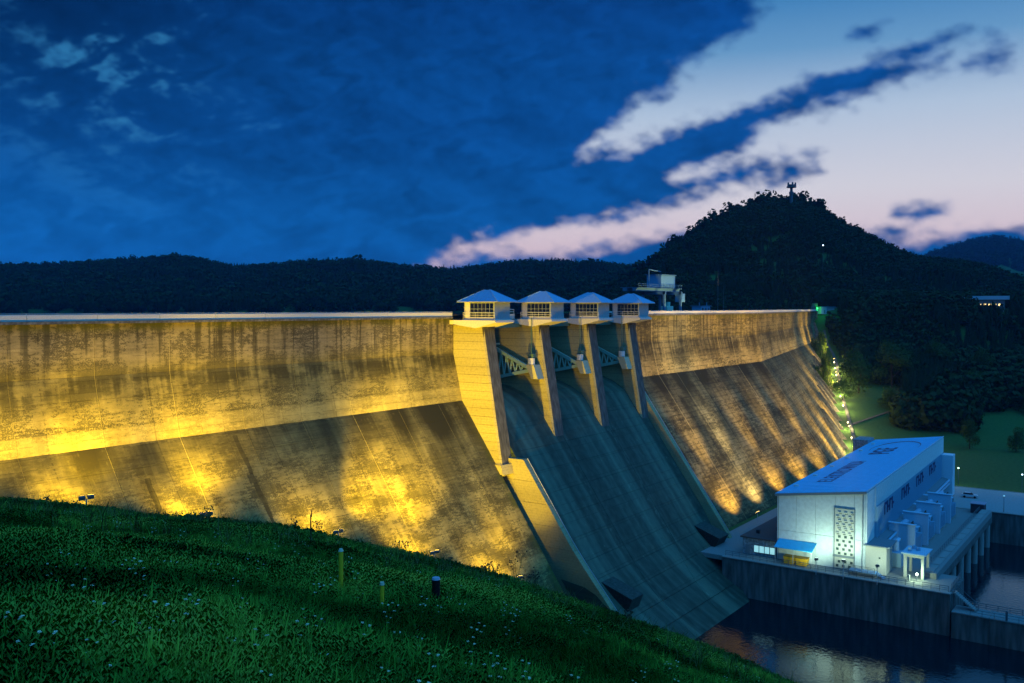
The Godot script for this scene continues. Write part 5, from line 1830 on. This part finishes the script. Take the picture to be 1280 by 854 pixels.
# ------------------------------------------------------------------ foreground meadow
func tuft_mesh(seed_: int, n: int, tall: float, spread: float) -> ArrayMesh:
	var r := RandomNumberGenerator.new()
	r.seed = seed_
	var s := SurfaceTool.new()
	s.begin(Mesh.PRIMITIVE_TRIANGLES)
	for i in n:
		var w := r.randf() * TAU
		var base := Vector3(cos(w), 0, sin(w)) * spread * sqrt(r.randf())
		var lean := Vector3(r.randfn(), 0, r.randfn()) * 0.35
		var h := tall * r.randf_range(0.5, 1.15)
		var t := Vector3(cos(w + 1.3), 0, sin(w + 1.3)) * r.randf_range(0.005, 0.011)
		var tint := r.randf_range(0.65, 1.35)
		var col := Color(tint * r.randf_range(0.8, 1.3), tint, tint * 0.9)
		var p := [base, base + Vector3(0, h * 0.5, 0) + lean * h * 0.25, base + Vector3(0, h * 0.88, 0) + lean * h]
		var q := [t, t * 0.8, Vector3.ZERO]
		for k in 2:
			var a0: Vector3 = p[k] - q[k]
			var b0: Vector3 = p[k] + q[k]
			var a1: Vector3 = p[k + 1] - q[k + 1]
			var b1: Vector3 = p[k + 1] + q[k + 1]
			var nn := t.normalized().cross((p[k + 1] - p[k]).normalized())
			nn = (nn + Vector3.UP * 0.7).normalized()
			leaf_tri(s, a0, b0, b1, nn, col)
			if k == 0: leaf_tri(s, a0, b1, a1, nn, col)
	return s.commit()
func weed_mesh(seed_: int, tall: float) -> ArrayMesh:   # broad-leaved clump
	var r := RandomNumberGenerator.new()
	r.seed = seed_
	var s := SurfaceTool.new()
	s.begin(Mesh.PRIMITIVE_TRIANGLES)
	for i in 84:
		var w := r.randf() * TAU
		var d := Vector3(cos(w), 0, sin(w))
		var t := d.cross(Vector3.UP)
		var p := d * r.randf_range(0.02, 0.16) + Vector3(0, tall * r.randf(), 0)
		var L := r.randf_range(0.03, 0.085)
		var mid := p + d * L * 0.5 + Vector3(0, 0.03, 0)
		var tip := p + d * L + Vector3(0, -0.01, 0)
		var tint := r.randf_range(0.7, 1.3)
		leaf_tri(s, p, mid + t * L * 0.24, tip, (Vector3.UP + d * 0.3).normalized(), Color(tint, tint, tint))
		leaf_tri(s, p, tip, mid - t * L * 0.24, (Vector3.UP + d * 0.3).normalized(), Color(tint, tint, tint))
	return s.commit()
func umbel_mesh(seed_: int) -> ArrayMesh:   # white flower head of many small florets
	var r := RandomNumberGenerator.new()
	r.seed = seed_
	var s := SurfaceTool.new()
	s.begin(Mesh.PRIMITIVE_TRIANGLES)
	for i in 30:
		var w := r.randf() * TAU
		var q := 0.022 * sqrt(r.randf())
		var hd := i % 3
		var c := Vector3(cos(w) * q + [0.0, 0.09, -0.06][hd], [0.46, 0.40, 0.35][hd] + r.randf() * 0.012, sin(w) * q + [0.0, 0.05, 0.10][hd])
		for k in 5:
			var a0 := TAU * k / 5.0
			var a1 := TAU * (k + 0.8) / 5.0
			leaf_tri(s, c, c + Vector3(cos(a1), 0.15, sin(a1)) * 0.008, c + Vector3(cos(a0), 0.15, sin(a0)) * 0.008, Vector3.UP, Color.WHITE)
	return s.commit()
func ground_at(a: float, u: float) -> Vector3:
	var p := EYE + fwd * a + side * (u * a)
	p.y = land_y(p.x, p.z)
	return p
func tall_weed(label: String, a: float, u: float, h: float, seed_: int) -> void:
	var r := RandomNumberGenerator.new()
	r.seed = seed_
	var o := thing("tall_weed", label, "weed", ground_at(a, u), r.randf() * TAU, "tall weeds on the hill edge")
	var st := Shape.new()
	var hd := Shape.new()
	var lv := Shape.new()
	for k in 3:
		var lean := Vector3(r.randfn() * 0.10, 1.0, r.randfn() * 0.10).normalized()
		var hh := h * r.randf_range(0.65, 1.0)
		var base := Vector3(r.randfn() * 0.06, -0.1, r.randfn() * 0.06)
		st.tube(base, base + lean * hh, 0.014, 0.008, 5)
		for b in 5:
			var f := r.randf_range(0.62, 0.98)
			var w := r.randf() * TAU
			var p := base + lean * hh * f
			var q := p + Vector3(cos(w) * 0.14 * h, 0.12 * h, sin(w) * 0.14 * h)
			st.tube(p, q, 0.007, 0.005, 4)
			hd.tube(q - Vector3(0, 0.02, 0), q + Vector3(0, 0.035, 0), 0.022, 0.05, 7)
			hd.tube(q + Vector3(0, 0.035, 0), q + Vector3(0, 0.07, 0), 0.05, 0.02, 7)
		for b in 12:
			var f := r.randf_range(0.08, 0.7)
			var w := r.randf() * TAU
			var p := base + lean * hh * f
			var d := Vector3(cos(w), 0.15, sin(w))
			var t := d.cross(Vector3.UP) * 0.035
			lv.tri(p, p + d * 0.09 + t, p + d * 0.2, p - Vector3.UP)
			lv.tri(p, p + d * 0.2, p + d * 0.09 - t, p - Vector3.UP)
	var stem := mat("weed_stem", lin(0.05, 0.06, 0.02), 0.8)
	part("stem", st, stem, o)
	tag(part("flower_heads", hd, mat("weed_head", lin(0.06, 0.045, 0.03), 0.9), o), "", "", "", "stuff")
	tag(part("leaves", lv, stem, o), "", "", "", "stuff")
const POSTS := [[18.0, -0.188], [15.8, -0.143], [18.7, -0.0835]]
func build_meadow() -> void:
	var grass_m := leaf_mat("meadow_grass", lin(0.078, 0.222, 0.026))
	var weed_m := leaf_mat("meadow_weed", lin(0.082, 0.205, 0.030))
	var lists := [[], [], [], [], [], []]
	var hues := [[], [], [], [], []]
	var patch := FastNoiseLite.new()
	patch.seed = 31
	patch.frequency = 0.05
	patch.fractal_octaves = 3
	for i in 64000:
		var a := 4.5 * pow(78.0 / 4.5, pow(rng.randf(), 0.62))
		var u := rng.randf_range(-0.64, 0.60)
		var p := EYE + fwd * a + side * (u * a)
		p.y = land_y(p.x, p.z)
		if p.y < 8.0: continue
		var trodden := false   # the turf is worn round the posts
		for o: Array in POSTS:
			var e := Vector2(a - float(o[0]), u * a - float(o[1]) * float(o[0]))
			if absf(e.y) < 0.32 and e.x < 0.3 and e.x > -1.1: trodden = true
		if trodden and rng.randf() < 0.85: continue
		var n := patch.get_noise_2d(p.x * 1.2, p.z * 1.2)
		var kind := rng.randi() % 3
		if rng.randf() < 0.12 + 0.75 * smoothstep(-0.05, 0.4, n): kind = 3
		var k := (0.8 + a / 160.0) * rng.randf_range(0.7, 1.25) * (1.0 + n * 1.1)
		lists[kind].append(Transform3D(Basis(Vector3.UP, rng.randf() * TAU).scaled(Vector3.ONE * k), p - Vector3(0, 0.03, 0)))
		var dry := patch.get_noise_2d(p.x * 3.1 + 70.0, p.z * 3.1)
		var lum := clampf(1.0 + 2.0 * dry + rng.randfn() * 0.25, 0.35, 2.1)
		hues[kind].append(Color(lum * clampf(1.0 + 2.0 * dry, 0.5, 2.2), lum, lum * 0.9))
		if (kind == 3 and rng.randf() < 0.045 or rng.randf() < 0.003) and a > 6.5:
			lists[4].append(Transform3D(Basis(Vector3(rng.randfn(), 0.01, rng.randfn()).normalized(), rng.randf() * 0.4).scaled(Vector3.ONE * rng.randf_range(0.6, 1.0)), p))
	for i in 900:   # long seeding stalks, most of all along the brow of the hill
		var a := rng.randf_range(24.0, 46.0) if i % 3 == 0 else rng.randf_range(46.0, 64.0)
		lists[5].append(Transform3D(Basis(Vector3.UP, rng.randf() * TAU).scaled(Vector3.ONE * rng.randf_range(0.7, 1.5)), ground_at(a, rng.randf_range(-0.62, 0.40))))
	scatter("dry_stalks", "tall dry seeding stalks along the brow of the near hillside", tuft_mesh(98, 7, 0.85, 0.12), leaf_mat("dry_stalk", lin(0.11, 0.12, 0.04)), lists[5])
	for k in 3:
		var mesh := tuft_mesh(90 + k, 16, [0.34, 0.24, 0.46][k], [0.16, 0.18, 0.14][k])
		scatter("grass", ["knee-high meadow grass over the near hillside", "short meadow grass over the near hillside", "long bending meadow grass over the near hillside"][k], mesh, grass_m, lists[k], hues[k])
	scatter("ground_cover", "broad-leaved weeds in patches on the near hillside", weed_mesh(14, 0.30), weed_m, lists[3], hues[3])
	scatter("wildflowers", "small white umbel flowers dotted over the near hillside", umbel_mesh(17), mat("petal_white", lin(0.85, 0.78, 0.52), 0.8), lists[4])
	for o in get_children():
		if String(o.name).begins_with("grass") or String(o.name) in ["ground_cover", "wildflowers", "dry_stalks"]:
			o.set_meta("category", {"g": "grass", "w": "flowers", "d": "grass"}[String(o.name)[0]] if String(o.name) != "ground_cover" else "plants")
	# posts on the hillside
	var yel := mat("post_yellow", lin(0.85, 0.50, 0.02), 0.7, faint, 1.5)
	var capm := mat("post_cap", lin(0.55, 0.52, 0.36), 0.7)
	for k in 2:
		var p := ground_at(POSTS[k][0], POSTS[k][1])
		var o := thing("marker_post", ["tall yellow marker post on the near hillside", "short yellow marker post left of the black bollard"][k], "post", p, 0.3, "yellow marker posts")
		var h: float = [0.80, 0.46][k]
		var s := Shape.new()
		s.tube(Vector3(0, -0.3, 0), Vector3(0.01, h, 0), 0.045 - 0.009 * k, -1, 12)
		part("shaft", s, yel, o)
		var c := Shape.new()
		c.tube(Vector3(0.01, h, 0), Vector3(0.01, h + 0.05, 0), 0.053 - 0.009 * k, 0.035, 12)
		part("cap", c, capm, o)
	var bp := ground_at(POSTS[2][0], POSTS[2][1])
	var b := thing("black_bollard", "thick black cylindrical bollard with pale rim on the near hillside", "bollard", bp)
	var bs := Shape.new()
	bs.tube(Vector3(0, -0.3, 0), Vector3(0, 0.60, 0), 0.085, -1, 18)
	part("shaft", bs, mat("bollard_black", lin(0.008, 0.009, 0.010), 0.5), b)
	var bc := Shape.new()
	bc.tube(Vector3(0, 0.60, 0), Vector3(0, 0.64, 0), 0.09, 0.075, 18)
	part("rim", bc, mat("bollard_rim", lin(0.40, 0.42, 0.5), 0.4), b)
	var sp := ground_at(30.0, -0.2205)
	var sg := thing("sign_post", "thin dark post with a small square plate seen from behind", "sign", sp, 0.7)
	var ss := Shape.new()
	ss.tube(Vector3(0, -0.3, 0), Vector3(0, 1.35, 0), 0.022, -1, 8)
	part("post", ss, mat("bollard_black", Color.WHITE), sg)
	boxed("plate", Vector3(0, 1.38, 0.03), Vector3(0.13, 0.22, 0.015), mat("bollard_black", Color.WHITE), sg)
	var ws := [[645, 57, 1.75, "tallest weed with round heads against the lit slope near the spillway"], [668, 57, 1.1, "weed right of the tallest one near the spillway"], [662, 58, 0.95, "short weed close beside the tallest one near the spillway"], [612, 58, 0.95, "weed left of the tallest one near the spillway"], [622, 58, 0.85, "small weed between two taller weeds near the spillway"], [600, 58, 0.7, "low weed farthest left of the spillway weeds"], [365, 59, 1.0, "weed against the glow between sign post and twin floodlight"], [398, 60, 1.0, "weed close right of the sign post"], [258, 60, 0.9, "weed against the slope below the dark gully"], [496, 59, 0.75, "weed left of the floodlight above the black bollard"], [507, 59, 0.8, "weed beside another, left of the floodlight above the black bollard"], [53, 60, 0.75, "weed at the far left of the hill edge"], [92, 60, 0.6, "small weed left of the twin floodlight by the first joint"], [785, 42, 0.9, "sparse weed before the dark chute wedge"], [560, 58, 0.6, "low weed right of the black bollard on the hill edge"]]
	for i in ws.size():
		tall_weed(ws[i][3], ws[i][1], (float(ws[i][0]) - 640.0) / 1150.0, float(ws[i][2]) * 1.45, 300 + i)
